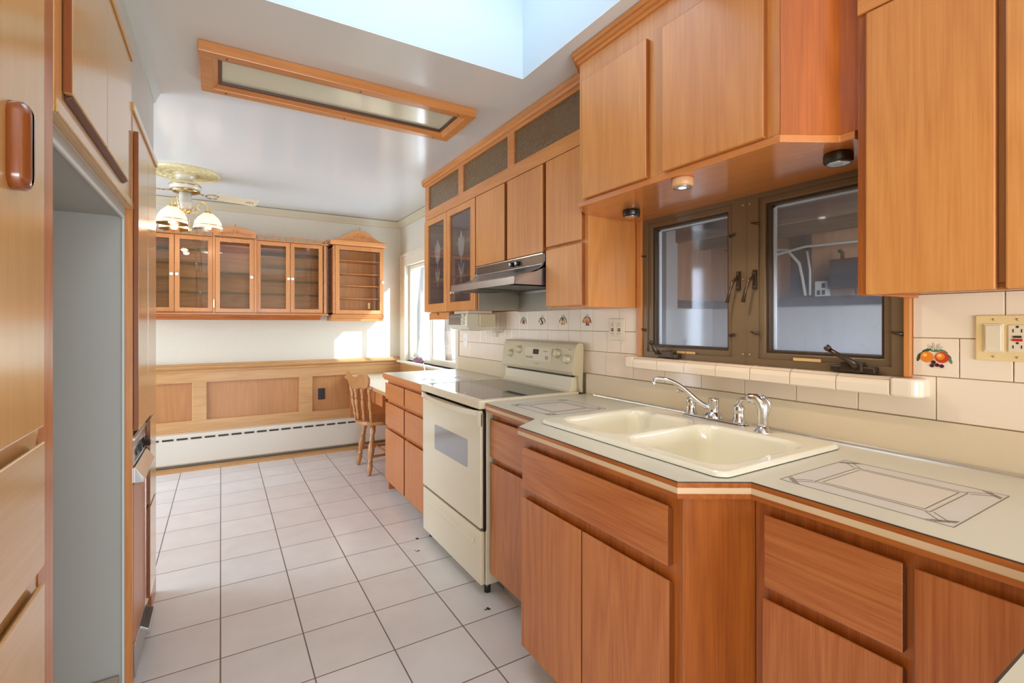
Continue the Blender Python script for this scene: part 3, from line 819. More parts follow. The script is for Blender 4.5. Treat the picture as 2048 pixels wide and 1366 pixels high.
fruit(0.545, 1.197, 0.056, 0, 'tile painted with two large orange fruits beside the right of the sink window', 'painted fruit tiles')
fruit(2.025, 1.305, 0.053, 0, 'painted tile with red apples, nearest the cabinet side right of the range hood', 'painted fruit tiles')
fruit(2.237, 1.305, 0.053, 3, 'painted tile with pear and dark fruit, second from the right behind the range', 'painted fruit tiles')
fruit(2.450, 1.305, 0.052, 2, 'painted tile with slim dark plums, second from the left behind the range', 'painted fruit tiles')
fruit(2.662, 1.303, 0.053, 1, 'leftmost painted fruit tile behind the range, with one round dark fruit', 'painted fruit tiles')

# ---------------------------------------------------------------- enclosed porch behind the sink window
mb = MB().box(3.5, 3.56, -2.0, 2.7, 0, 2.2).box(1.84, 3.5, 2.6, 2.66, 0, 2.2)
struct('wall_porch', mb, m_ply)
struct('wall_porch_lower', MB().box(3.46, 3.5, -2.0, 2.6, 0, 1.41).box(1.84, 3.46, 2.56, 2.6, 0, 1.41), m_porchwh)
struct('trim_12', MB().box(3.44, 3.5, -2.0, 2.6, 1.4105, 1.47).box(1.84, 3.44, 2.54, 2.6, 1.4105, 1.47), m_porchdk)
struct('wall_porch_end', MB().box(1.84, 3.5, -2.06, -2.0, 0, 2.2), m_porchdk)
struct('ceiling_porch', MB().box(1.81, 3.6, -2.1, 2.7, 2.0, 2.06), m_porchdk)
struct('floor_porch', MB().box(1.81, 3.6, -2.1, 2.7, -0.3, -0.25), m_ground)
for k, x in enumerate((2.0, 2.45, 2.9, 3.35)):
    struct('trim_%d' % (13 + k), MB().box(x, x + .05, -2.0, 2.6, 1.89, 2.0), m_porchbeam)
struct('trim_17', MB().box(2.80, 2.92, 2.46, 2.56, 0, 2.0), m_porchwh)
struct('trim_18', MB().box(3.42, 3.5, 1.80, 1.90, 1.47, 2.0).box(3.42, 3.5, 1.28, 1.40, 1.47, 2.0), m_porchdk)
mb = MB()
mb.tube([(3.40, 2.4, 1.86), (3.38, 2.1, 1.83), (3.38, 1.9, 1.80), (3.40, 1.83, 1.7), (3.40, 1.81, 1.6), (3.40, 1.79, 1.48)], 0.010, 8)
mb.tube([(3.36, 2.3, 1.80), (3.36, 2.0, 1.77), (3.38, 1.78, 1.81), (3.40, 1.0, 1.79), (3.42, 0.5, 1.78)], 0.009, 8)
mb.tube([(3.40, 1.78, 1.78), (3.40, 1.76, 1.65), (3.40, 1.76, 1.48)], 0.008, 8)
tag(obj('electric_cable', mb, m_cable), 'pale cables looping along the porch wall behind the right window pane', 'cable')
t = thing('porch_outlet_box', 'white outlet box on the porch ledge seen through the right pane', 'outlet box', (3.42, 1.68, 1.471))
obj('box', MB().box(3.40, 3.44, 1.65, 1.73, 1.471, 1.57), m_porchwh, t, 0.004)
for a_, b_ in ((1.665, 1.48), (1.665, 1.525), (1.695, 1.48)): obj('socket', MB().box(3.398, 3.402, a_, a_ + .02, b_, b_ + .03), m_slot, t)
t = thing('electrical_junction_box', 'dark grey junction box on the porch wall seen through the right pane', 'junction box', (3.42, 1.53, 1.471))
obj('box', MB().box(3.36, 3.44, 1.44, 1.62, 1.52, 1.70), m_porchdk, t, 0.006)
obj('conduit', MB().tube([(3.40, 1.56, 1.70), (3.40, 1.56, 1.74), (3.40, 1.58, 1.76)], 0.012, 8), m_porchdk, t)
obj('conduit', MB().tube([(3.4, 1.48, 1.52), (3.4, 1.48, 1.472)], 0.012, 8), m_porchdk, t)


# ================================================================== upper cabinets on the right
def glazed_door(parent, x, y0, y1, z0, z1, wl, wr, wt, wb, m, gm, name='door', th=0.02):
    d = obj(name, MB().plate([(y0, z0), (y1, z0), (y1, z1), (y0, z1)],
            [[(y0 + wl, z0 + wb), (y1 - wr, z0 + wb), (y1 - wr, z1 - wt), (y0 + wl, z1 - wt)]], 'X', x, x + th), m, parent, 0.002)
    obj('pane', MB().box(x + .011, x + .014, y0 + wl - .004, y1 - wr + .004, z0 + wb - .004, z1 - wt + .004), gm, d)
    return d


UX = 1.370
# glass-front cabinet
t = thing('glass_door_cabinet', 'wall cabinet with two etched tulip glass doors beside the bright window', 'wall cabinet', (1.54, 3.17, 1.372))
obj('carcass', MB().box(1.391, 1.692, 3.598, 3.617, 1.375, 2.09).box(1.391, 1.692, 2.724, 2.742, 1.375, 2.09)
    .box(1.391, 1.692, 2.742, 3.598, 1.375, 1.393).box(1.391, 1.692, 2.742, 3.598, 2.07, 2.09).box(1.684, 1.692, 2.742, 3.598, 1.393, 2.07)
    .box(1.391, 1.405, 3.15, 3.20, 1.393, 2.07), oak['Z'], t, 0.001)
for z in (1.61, 1.84): slab('shelf', 1.42, 1.682, 2.744, 3.596, z, z + .018, oak['Y'], t, 0.001)
d1 = glazed_door(t, UX, 3.190, 3.615, 1.378, 2.085, .045, .075, .045, .06, oak['Z'], g_cab)
d2 = glazed_door(t, UX, 2.735, 3.185, 1.378, 2.085, .065, .058, .045, .06, oak['Z'], g_cab)


def tulip(parent, yc, z0):
    mb = MB(); x = UX + .0095
    def leaf(pts): mb.prism([(yc + a, z0 + b) for a, b in pts], 'X', x, x + .0008)
    leaf([(-.035, .20), (-.05, .26), (-.048, .32), (-.03, .30), (-.012, .34), (0, .355), (.012, .34), (.03, .30), (.048, .32), (.05, .26), (.035, .20), (0, .165)])
    leaf([(-.004, .165), (.004, .165), (.005, 0), (-.002, 0)])
    leaf([(0, .05), (.03, .07), (.045, .14), (.02, .11)])
    leaf([(0, .05), (-.03, .07), (-.045, .14), (-.02, .11)])
    obj('etched_tulip', mb, m_etch, parent)


tulip(d1, 3.37, 1.56); tulip(d2, 2.955, 1.56)
for y in (3.085, 3.045): obj('knob', MB().lathe([(.004, 0), (.004, .008), (.009, .014), (.008, .02), (0, .023)], (UX + .008, y, 1.503), (-1, 0, 0), 14), m_knobw, d2)

t = thing('wall_cabinet', 'two plain oak doors hung directly above the range hood', 'wall cabinet', (1.54, 2.35, 1.64), 'plain oak wall cabinets over the range')
obj('carcass', MB().box(1.391, 1.692, 1.970, 2.722, 1.640, 2.09), oak['Z'], t, 0.001)
for a, b in ((2.364, 2.720), (1.982, 2.334)): door_slab('door', UX, UX + .02, a, b, 1.646, 2.084, oak['Z'], t, 0.003)

t = thing('wall_cabinet', 'narrow oak wall cabinet split in an upper and a lower door, right of the hood', 'wall cabinet', (1.54, 1.81, 1.362), 'plain oak wall cabinets over the range')
obj('carcass', MB().box(1.391, 1.692, 1.656, 1.968, 1.364, 2.09), oak['Z'], t, 0.001)
door_slab('door', UX, UX + .02, 1.680, 1.957, 1.664, 2.084, oak['Z'], t, 0.003)
door_slab('door', UX, UX + .02, 1.680, 1.957, 1.372, 1.650, oak['Z'], t, 0.003)

t = thing('transom_cabinet', 'long oak box under the ceiling with three brown textured glass panels', 'cabinet', (1.54, 2.64, 2.09))
obj('face_frame', MB().plate([(1.662, 2.092), (3.620, 2.092), (3.620, 2.398), (1.662, 2.398)],
    [[(3.0, 2.163), (3.546, 2.163), (3.546, 2.343), (3.0, 2.343)], [(2.342, 2.163), (2.924, 2.163), (2.924, 2.343), (2.342, 2.343)],
     [(1.68, 2.163), (2.275, 2.163), (2.275, 2.343), (1.68, 2.343)]], 'X', 1.378, 1.398), oak['Y'], t, 0.0015)
obj('carcass', MB().box(1.398, 1.692, 3.602, 3.620, 2.092, 2.398).box(1.398, 1.692, 1.662, 3.60, 2.092, 2.106).box(1.60, 1.692, 1.662, 3.60, 2.106, 2.398), oak['Z'], t)
for a, b in ((3.0, 3.546), (2.342, 2.924), (1.68, 2.275)):
    slab('glass_panel', 1.388, 1.394, a - .005, b + .005, 2.158, 2.348, m_amber, t, 0)
cp = [(0, 0), (-.010, .003), (-.014, .014), (-.026, .022), (-.030, .038), (0, .038)]
obj('crown', MB().prism([(1.378 + a, 2.36 + b) for a, b in cp], 'Y', 1.662, 3.630).prism([(3.620 - a, 2.36 + b) for a, b in cp], 'X', 1.36, 1.698), oak['Y'], t, 0.001)

m_soffit = wood('soffit_gloss', 'Y', srgb(206, 130, 66), srgb(160, 86, 38), rough=0.16, coat=0.6, strength=0.7)
# deeper cabinet over the sink with its clipped corner
t = thing('over_sink_cabinet', 'deep oak cabinet with clipped corner projecting over the sink window', 'wall cabinet', (1.5, 1.1, 1.765))
BP = [(1.262, 1.560), (1.375, 1.6545), (1.692, 1.6545), (1.692, 0.612), (1.400, 0.612), (1.400, 0.650), (1.262, 0.728)]
obj('carcass', MB().prism(BP, 'Z', 1.786, 2.398), oak['Z'], t, 0.002)
obj('end_panel', MB().prism([(1.2605, .7265), (1.3985, .6485), (1.402, .652), (1.264, .731)], 'Z', 1.786, 2.398).box(1.397, 1.402, .600, .6495, 1.786, 2.398), m_endp, t)
SP = offset_path(BP + BP[:1], 0.0)
obj('soffit', MB().prism([(1.256, 1.563), (1.371, 1.6545), (1.692, 1.6545), (1.692, 0.612), (1.394, 0.612), (1.394, 0.646), (1.256, 0.725)], 'Z', 1.766, 1.786), m_soffit, t, 0.002)
for a, b in ((1.180, 1.523), (0.762, 1.112)): door_slab('door', 1.243, 1.262, a, b, 1.790, 2.265, oak['Z'], t, 0.003)
path = [(1.366, 1.645), (1.262, 1.560), (1.262, 0.728), (1.395, 0.652), (1.395, -.2)]
crb = MB()
for d0, d1, z0, z1 in ((0, -.010, 2.352, 2.398), (-.010, -.022, 2.366, 2.398), (-.022, -.030, 2.380, 2.398)):
    pp = path
    b_ = band([(x, y) for x, y in pp[:4]], d0, d1, z0, z1); crb._add(b_.v, b_.f)
obj('crown', crb, oak['Y'], t, 0.0015)

# puck lights below it
for (x, y, lab, on) in ((1.477, 1.484, 'small black puck light, off, at the far end of the soffit over the sink', 0), (1.300, 1.075, 'tan puck light, lit, in the middle of the soffit over the sink window', 1),
                        (1.480, 0.690, 'large looking black puck light, off, near the clipped corner over the sink', 0)):
    q_ = thing('puck_light', lab, 'puck light', (x, y, 1.766), 'puck lights under the sink soffit')
    obj('housing', MB().lathe([(.034, 0), (.036, .004), (.036, .022), (.033, .028), (.024, .028), (.022, .024), (0, .024)], (x, y, 1.7659), (0, 0, -1), 28), m_pucktan if on else m_puckdark, q_)
    obj('lens', MB().lathe([(.0215, 0), (.0215, .004), (.012, .007), (0, .008)], (x, y, 1.7425), (0, 0, -1), 24), m_puckglow if on else m_puckoff, q_)
    obj('trim_ring', MB().lathe([(.024, 0), (.029, .001), (.028, .003), (.023, .003)], (x, y, 1.7385), (0, 0, -1), 24), m_chrome, q_)
    if on:
        l = bpy.data.lights.new('puck_lamp', 'SPOT'); l.energy = 9; l.spot_size = R(140); l.spot_blend = 0.6; l.color = (1, .82, .6); l.shadow_soft_size = .02
        lo = bpy.data.objects.new('puck_lamp', l); lo.location = (x, y, 1.728); COL.objects.link(lo)

# near cabinet on the right
t = thing('wall_cabinet', 'large oak wall cabinet at the right edge, hung over the switch plate', 'wall cabinet', (1.54, 0.2, 1.36))
obj('carcass', MB().box(1.391, 1.692, -.2, 0.598, 1.376, 2.398), oak['Z'], t, 0.001)
obj('bottom_rail', MB().box(1.391, 1.410, -.2, 0.598, 1.360, 1.376).box(1.41, 1.692, .58, .598, 1.362, 1.376), oakd['Y'], t, 0.001)
slab('bottom_panel', 1.412, 1.65, .36, .56, 1.371, 1.3755, m_almond, t, 0)
door_slab('door', UX, UX + .02, 0.341, 0.578, 1.361, 2.060, oak['Z'], t, 0.004)
door_slab('door', UX, UX + .02, -.02, 0.328, 1.361, 2.060, oak['Z'], t, 0.004)
slab('top_rail', 1.376, 1.391, -.2, 0.598, 2.066, 2.398, oak['Y'], t, 0.001)
slab('filler_stile', 1.385, 1.391, 0.58, 0.6, 1.362, 2.066, oakd['Z'], t, 0.0)

# ------------------------------------------------------------------ range hood
t = thing('range_hood', 'slanted stainless range hood over the electric range', 'range hood', (1.53, 2.34, 1.478))
pf = [(1.692, 1.640), (1.372, 1.640), (1.372, 1.585), (1.340, 1.560), (1.285, 1.540), (1.198, 1.516), (1.198, 1.480), (1.205, 1.480), (1.205, 1.509), (1.29, 1.532), (1.38, 1.57), (1.692, 1.57)]
obj('hood_body', MB().prism(pf, 'Y', 1.972, 2.716).prism([(1.692, 1.60), (1.372, 1.60), (1.340, 1.560), (1.285, 1.540), (1.198, 1.516), (1.198, 1.480), (1.692, 1.480)], 'Y', 1.972, 1.976)
    .prism([(1.692, 1.60), (1.372, 1.60), (1.340, 1.560), (1.285, 1.540), (1.198, 1.516), (1.198, 1.480), (1.692, 1.480)], 'Y', 2.712, 2.716), m_steel, t, 0.0015)
obj('control_panel', MB().box(1.3685, 1.373, 1.978, 2.700, 1.590, 1.634), m_hoodpanel, t, 0.001)
for y in (2.268, 2.208): obj('knob', MB().lathe([(.013, 0), (.013, .014), (.011, .018), (.011, .020)], (1.369, y, 1.611), (-1, 0, 0), 18).lathe([(.009, 0), (.009, .003), (0, .004)], (1.349, y, 1.611), (-1, 0, 0), 16, 1), [m_black, m_knobw], t)
obj('filter', MB().box(1.215, 1.66, 1.985, 2.705, 1.492, 1.500).box(1.24, 1.50, 2.10, 2.40, 1.484, 1.492).box(1.24, 1.50, 2.45, 2.69, 1.484, 1.492), m_hooddark, t, 0.002)
obj('top_edge', MB().box(1.362, 1.373, 1.972, 2.716, 1.635, 1.640), m_alu, t)
t = thing('splash_guard', 'dull metal splash guard on the wall and cabinet side below the hood', 'splash guard', (1.69, 2.3, 1.367))
obj('wall_plate', MB().box(1.684, 1.6895, 1.972, 2.716, 1.366, 1.478), m_splash, t)
obj('side_plate', MB().box(1.392, 1.685, 2.7165, 2.7235, 1.376, 1.478), m_splash, t)
obj('wall_strip', MB().box(1.67, 1.6895, 2.73, 3.1, 1.3655, 1.3715), m_almond, t)
for y in (2.518, 2.345): obj('screw', MB().ball((1.683, y, 1.371), .004), m_screw, t)

# ------------------------------------------------------------------ under-cabinet appliance and holder
t = thing('under_cabinet_toaster_oven', 'almond toaster oven hung under the glass door cabinet', 'toaster oven', (1.49, 3.06, 1.24))
pf = [(1.400, 1.356), (1.395, 1.330), (1.395, 1.275), (1.415, 1.250), (1.47, 1.240), (1.58, 1.245), (1.615, 1.262), (1.615, 1.356)]
obj('body', MB().prism(pf, 'Y', 2.905, 3.19), m_appl, t, 0.005)
obj('glass_door', MB().box(1.388, 1.397, 2.975, 3.185, 1.280, 1.335), m_applglass, t, 0.003)
obj('vent_grille', MB().box(1.390, 1.397, 2.965, 3.185, 1.339, 1.354), m_grey, t, 0.001)
for z in (1.342, 1.347, 1.352): obj('vent_slot', MB().box(1.3885, 1.391, 2.97, 3.18, z - .001, z + .001), m_black, t)
for z in (1.345, 1.318, 1.292): obj('knob', MB().lathe([(.010, 0), (.010, .014), (.008, .018), (0, .019)], (1.396, 2.943, z), (-1, 0, 0), 16), m_appl, t)
obj('side_cover', MB().box(1.485, 1.61, 2.892, 2.906, 1.268, 1.356), m_bisque2, t, 0.006)
obj('power_plug', MB().tube([(1.60, 2.91, 1.255), (1.64, 2.94, 1.235), (1.675, 3.02, 1.225)], .006, 8).box(1.665, 1.69, 3.0, 3.04, 1.195, 1.235), m_appl, t, 0.004)
obj('mounting_bracket', MB().box(1.42, 1.60, 2.93, 3.16, 1.356, 1.3749), m_appl, t)
t = thing('knife_drawer', 'shallow oak drawer hung under the window end of the glass door cabinet', 'drawer box', (1.5, 3.4, 1.318))
obj('box', MB().box(1.41, 1.66, 3.215, 3.575, 1.322, 1.3749), oak['Y'], t, 0.002)
obj('front', MB().plate([(3.205, 1.318), (3.585, 1.318), (3.585, 1.370), (3.43, 1.370), (3.41, 1.352), (3.39, 1.352), (3.37, 1.370), (3.205, 1.370)], [], 'X', 1.398, 1.411), oak['Y'], t, 0.0015)

# ------------------------------------------------------------------ wall plates
def gfci(parent, x, y, z, w=.033, h=.066, red=False):
    dx = -1
    d = obj('gfci_socket', MB().box(x - .003, x, y - w / 2, y + w / 2, z - h / 2, z + h / 2), m_almond, parent, 0.001)
    for zz in (z + .019, z - .021):
        for yy in (y - .0075, y + .0075): obj('slot', MB().box(x - .0036, x - .002, yy - .001, yy + .001, zz - .004, zz + .004), m_slot, d)
        obj('ground_hole', MB().lathe([(.0028, 0), (.0028, .0012)], (x - .0024, y, zz + .0095), (-1, 0, 0), 12), m_slot, d)
    obj('test_button', MB().box(x - .005, x - .002, y - .0075, y + .0075, z + .0015, z + .0065), m_slot, d)
    obj('reset_button', MB().box(x - .005, x - .002, y - .009, y + .009, z - .007, z - .001), m_red if red else m_slot, d)
    return d


t = thing('double_outlet', 'almond double socket plate between the range and the sink window', 'wall outlet', (1.689, 1.793, 1.26))
obj('plate', MB().box(1.683, 1.6888, 1.739, 1.849, 1.205, 1.315), m_almond, t, 0.002)
gfci(t, 1.683, 1.818, 1.26); gfci(t, 1.683, 1.771, 1.26)
for y, z in ((1.818, 1.308), (1.771, 1.308), (1.818, 1.212), (1.771, 1.212)): obj('screw', MB().ball((1.683, y, z), .0022), m_screw, t)
t = thing('switch_and_outlet_plate', 'ivory plate with rocker switch and red-button socket at the right edge', 'wall switch', (1.689, 0.40, 1.253))
obj('plate', MB().box(1.683, 1.6888, .343, .459, 1.195, 1.311), m_ivory, t, 0.003)
obj('rocker_switch', MB().box(1.677, 1.684, .409, .438, 1.221, 1.285).box(1.680, 1.6835, .405, .442, 1.217, 1.289), m_almond, t, 0.001)
gfci(t, 1.683, .380, 1.253, red=True)
for y, z in ((.4235, 1.300), (.4235, 1.206), (.380, 1.300), (.380, 1.206)): obj('screw', MB().ball((1.683, y, z), .003), m_screw, t)
t = thing('light_switch', 'slim white switch plate on the tiles at the far window end', 'wall switch', (1.689, 3.53, 1.16))
obj('plate', MB().box(1.683, 1.6888, 3.497, 3.563, 1.103, 1.219), m_knobw, t, 0.002)
obj('toggle', MB().box(1.672, 1.684, 3.524, 3.536, 1.152, 1.172), m_knobw, t, 0.002)
t = thing('dark_outlet', 'dark brown socket plate on the right wainscot panel of the far wall', 'wall outlet', (0.874, 5.207, 0.576))
obj('plate', MB().box(.841, .908, 5.202, 5.2078, .520, .633), m_brownplate, t, 0.002)
for z in (.540, .583): obj('socket', MB().box(.862, .888, 5.200, 5.203, z, z + .032), m_black, t, 0.001)


# ================================================================== base cabinets, counters, sink
BX = 1.090     # face of the base doors


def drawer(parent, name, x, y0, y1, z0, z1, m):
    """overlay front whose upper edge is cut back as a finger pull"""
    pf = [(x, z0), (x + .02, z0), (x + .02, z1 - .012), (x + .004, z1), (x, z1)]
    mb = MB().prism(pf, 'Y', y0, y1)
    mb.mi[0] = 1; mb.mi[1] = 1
    return obj(name, mb, [m, m_edgeshade], parent, 0.002)


# far base cabinet
t = thing('base_cabinet', 'oak base cabinet with six drawer and door fronts between the desk and range', 'base cabinet', (1.4, 3.28, 0), 'oak base cabinets on the right')
obj('carcass', MB().box(1.112, 1.692, 2.812, 3.718, .10, .879), oakr['Z'], t, 0.001)
obj('toe_kick', MB().box(1.165, 1.69, 2.812, 3.70, .001, .10), m_toe, t)
for a, b in ((3.278, 3.715), (2.862, 3.256)):
    drawer(t, 'drawer_front', BX, a, b, .712, .836, oakr['Y'])
    drawer(t, 'drawer_front', BX, a, b, .512, .685, oakr['Y'])
    drawer(t, 'door', BX, a, b, .088, .484, oakr['Z'])
t = thing('far_countertop', 'cream laminate countertop on the far base cabinet, left of the range', 'countertop', (1.38, 3.24, .88))
obj('top', MB().box(1.062, 1.6885, 2.808, 3.672, .888, .914), m_lam, t, 0.001)
obj('edge_band', MB().box(1.056, 1.062, 2.808, 3.672, .880, .9125).box(1.056, 1.6885, 3.672, 3.678, .880, .9125).box(1.066, 1.09, 2.808, 3.672, .866, .888), oakr['Y'], t, 0.002)
obj('backsplash', MB().box(1.676, 1.6885, 2.06, 3.657, .9145, 1.0225), m_lamback, t, 0.001)


def inlay(parent, x0, x1, y0, y1, z=.914):
    """printed panel pattern set in the laminate: grey field, clipped corners, pinkish centre, fine double lines"""
    mb = MB(); dx = (x1 - x0) * .21; dy = (y1 - y0) * .20
    mb.box(x0, x1, y0, y1, z, z + .0003, 0)
    xi0, xi1, yi0, yi1 = x0 + dx, x1 - dx, y0 + dy, y1 - dy
    mb.box(xi0, xi1, yi0, yi1, z + .0003, z + .0005, 1)
    def ln(a, b, w=.0009, c=2):
        a = Vector(a); b = Vector(b); d_ = (b - a).normalized(); n = Vector((-d_.y, d_.x)) * w
        mb.prism([(a - n)[:], (b - n)[:], (b + n)[:], (a + n)[:]], 'Z', z + .0005, z + .0008, c)
    def rect(a, b, c, d_, w=.0009, col=2):
        ln((a, c), (b, c), w, col); ln((b, c), (b, d_), w, col); ln((b, d_), (a, d_), w, col); ln((a, d_), (a, c), w, col)
    rect(x0, x1, y0, y1, .0008)
    rect(xi0, xi1, yi0, yi1); rect(xi0 - .012, xi1 + .012, yi0 - .012, yi1 + .012); rect(xi0 - .006, xi1 + .006, yi0 - .006, yi1 + .006, .0016, 3)
    for sx, sy, cx, cy in ((1, 1, x0, y0), (-1, 1, x1, y0), (1, -1, x0, y1), (-1, -1, x1, y1)):
        for k in (.030, .036, .042):
            ln((cx + sx * k, cy + sy * .004), (cx + sx * .004, cy + sy * k))
        for k in (-.005, .005):
            ln((cx + sx * (.018 + k), cy + sy * (.018 - k)), (cx + sx * (dx - .012 + k), cy + sy * (dy - .012 - k)))
    obj('printed_inlay', mb, [m_in0, m_in1, m_in2, m_in3], parent)


m_in0 = mat('inlay_grey', srgb(208, 203, 198), .3, var=.03, vscale=30)
m_in1 = mat('inlay_pink', srgb(214, 205, 194), .3, var=.03, vscale=30)
m_in2 = mat('inlay_line', srgb(112, 92, 82), .4)
m_in3 = mat('inlay_light', srgb(222, 214, 196), .3)
inlay(t, 1.150, 1.440, 2.865, 3.115)

# mid base cabinet, sink base, right base, peninsula base
t = thing('base_cabinet', 'narrow oak base cabinet with drawer and door between the range and sink front', 'base cabinet', (1.4, 1.8, 0), 'oak base cabinets on the right')
obj('carcass', MB().box(1.110, 1.692, 1.60, 2.018, .10, .875), oakd['Z'], t, 0.001)
obj('toe_kick', MB().box(1.165, 1.69, 1.60, 2.015, .001, .10), m_toe, t)
drawer(t, 'drawer_front', BX, 1.625, 2.012, .660, .838, oaklow['Y'])
drawer(t, 'door', BX, 1.625, 2.012, .110, .632, oaklow['Z'])

t = thing('sink_base_cabinet', 'projecting oak sink base with false drawer front and two doors', 'base cabinet', (1.3, 1.15, 0), 'oak base cabinets on the right')
SBP = [(.968, 1.518), (1.108, 1.598), (1.69, 1.598), (1.69, .702), (1.108, .702), (.968, .798)]
obj('carcass', MB().plate(SBP, [[(1.01, 1.50), (1.64, 1.50), (1.64, .79), (1.01, .79)]], 'Z', .10, .8745), oakd['Z'], t, 0.0015)
obj('floor_panel', MB().box(1.0, 1.66, .78, 1.52, .10, .12), oak['Y'], t)
obj('toe_kick', MB().prism([(1.04, 1.50), (1.16, 1.59), (1.68, 1.59), (1.68, .71), (1.16, .71), (1.04, .81)], 'Z', .001, .10), m_toe, t)
drawer(t, 'false_drawer_front', .948, .828, 1.505, .688, .838, oaklow['Y'])
drawer(t, 'door', .948, 1.166, 1.512, .105, .653, oaklow['Z'])
drawer(t, 'door', .948, .824, 1.161, .105, .653, oaklow['Z'])

t = thing('base_cabinet', 'oak base cabinet at the lower right with a drawer over a door', 'base cabinet', (1.4, .3, 0), 'oak base cabinets on the right')
obj('carcass', MB().box(1.110, 1.692, -.30, .700, .10, .875), oakd['Z'], t, 0.001)
obj('toe_kick', MB().box(1.165, 1.69, -.30, .70, .001, .10), m_toe, t)
drawer(t, 'drawer_front', BX, .398, .668, .674, .842, oaklow['Y'])
drawer(t, 'door', BX, .398, .672, .105, .646, oaklow['Z'])
drawer(t, 'door', BX, .185, .381, .105, .840, oaklow['Z'])

t = thing('peninsula_cabinet', 'oak peninsula cabinet in the lower right corner', 'base cabinet', (.85, -.1, 0))
obj('carcass', MB().box(.66, 1.108, -.42, .145, .10, .875), oak['Z'], t, 0.001)
obj('toe_kick', MB().box(.70, 1.10, -.38, .10, .001, .10), m_toe, t)

# L shaped countertop with the sink cut-out
t = thing('near_countertop', 'cream laminate countertop around the sink with striped oak edge', 'countertop', (1.35, 1.0, .876))
front = [(1.073, 2.020), (1.060, 1.587), (.932, 1.501), (.932, .784), (1.080, .693), (1.080, .172), (.640, .172)]
outer = front + [(.640, -.45), (1.6885, -.45), (1.6885, 2.020)]
hole = [(1.055, .755), (1.585, .755), (1.585, 1.50), (1.055, 1.50)]
obj('top', MB().plate(outer, [hole], 'Z', .878, .914), m_lam, t)
eb = MB(); cols = []
for d0, z0, z1, mi in ((-.0030, .9118, .9136, 0), (-.0035, .9000, .9118, 1), (-.0038, .8858, .9000, 2), (-.0045, .8740, .8858, 1)):
    b_ = band(front, 0.004, d0, z0, z1)
    eb._add(b_.v, b_.f, mi)
obj('edge_band', eb, [m_edge_dark, oakd['Y'], m_edge_cream], t)
obj('backsplash', MB().box(1.676, 1.6885, -.45, 2.018, .9145, 1.0225), m_lamback, t, 0.001)
obj('metal_strip', MB().prism([(1.676, .9142), (1.668, .9142), (1.670, .919), (1.676, .923)], 'Y', -.45, 1.95), m_alu, t)
inlay(t, 1.150, 1.455, 1.615, 1.920)
inlay(t, 1.157, 1.470, .345, .668)

# ------------------------------------------------------------------ sink
SX0, SX1, SY0, SY1 = 1.032, 1.606, .735, 1.520


def sdr(x, y, x0, x1, y0, y1, r):
    cx, cy = (x0 + x1) / 2, (y0 + y1) / 2; qx = abs(x - cx) - (x1 - x0) / 2 + r; qy = abs(y - cy) - (y1 - y0) / 2 + r
    return math.hypot(max(qx, 0), max(qy, 0)) + min(max(qx, qy), 0) - r


def smooth01(t):
    t = max(0, min(1, t)); return t * t * (3 - 2 * t)


def grid(x0, x1, n):
    return [x0 + (x1 - x0) * i / n for i in range(n + 1)]


def sink_z(x, y):
    so = sdr(x, y, SX0, SX1, SY0, SY1, .035)
    z = .9165 + .0125 * math.sqrt(max(0, 1 - max(0, 1 + so / .010) ** 2))       # rolled outer rim
    s1 = sdr(x, y, 1.095, 1.495, 1.172, 1.478, .065)
    s2 = sdr(x, y, 1.085, 1.495, .782, 1.135, .065)
    for s_, dp in ((s1, .165), (s2, .175)):
        lip = -.004 * smooth01((.010 - s_) / .010)
        wall = smooth01(-s_ / .036) ** 0.8
        z += min(0, lip) if s_ > 0 else lip - (dp - .004) * wall
    return z


nx, ny = 150, 205
xs = grid(SX0, SX1, nx); ys = grid(SY0, SY1, ny)
mb = MB(); vs = []
for j in range(ny + 1):
    for i in range(nx + 1):
        x, y = xs[i], ys[j]; so = sdr(x, y, SX0, SX1, SY0, SY1, .035)
        if so > 0:
            cx = min(max(x, SX0 + .035), SX1 - .035); cy = min(max(y, SY0 + .035), SY1 - .035)
            d_ = math.hypot(x - cx, y - cy); x = cx + (x - cx) * .035 / d_; y = cy + (y - cy) * .035 / d_
        vs.append((x, y, sink_z(x, y)))
fs = [(j * (nx + 1) + i, j * (nx + 1) + i + 1, (j + 1) * (nx + 1) + i + 1, (j + 1) * (nx + 1) + i) for j in range(ny) for i in range(nx)]
mb._add(vs, fs, 0, True)
t = thing('double_sink', 'cream enamel double bowl sink set in the near countertop', 'sink', (1.32, 1.13, .914))
so_ = obj('basin', mb, m_sink, t, smooth=True)
obj('rim_shadow_line', MB().plate(rrect(SX0 + .0015, SX1 - .0015, SY0 + .0015, SY1 - .0015, .034), [rrect(SX0 + .02, SX1 - .02, SY0 + .02, SY1 - .02, .03)], 'Z', .9142, .9175), m_edge_dark, t)  # dark ring under the rim, painted in as its shadow line
for x, y, z in ((1.30, 1.325, .753), (1.29, .958, .743)):
    obj('drain', MB().lathe([(.045, 0), (.043, .004), (.030, .004), (.026, .001), (0, .001)], (x, y, z), (0, 0, 1), 28), m_alu, t)

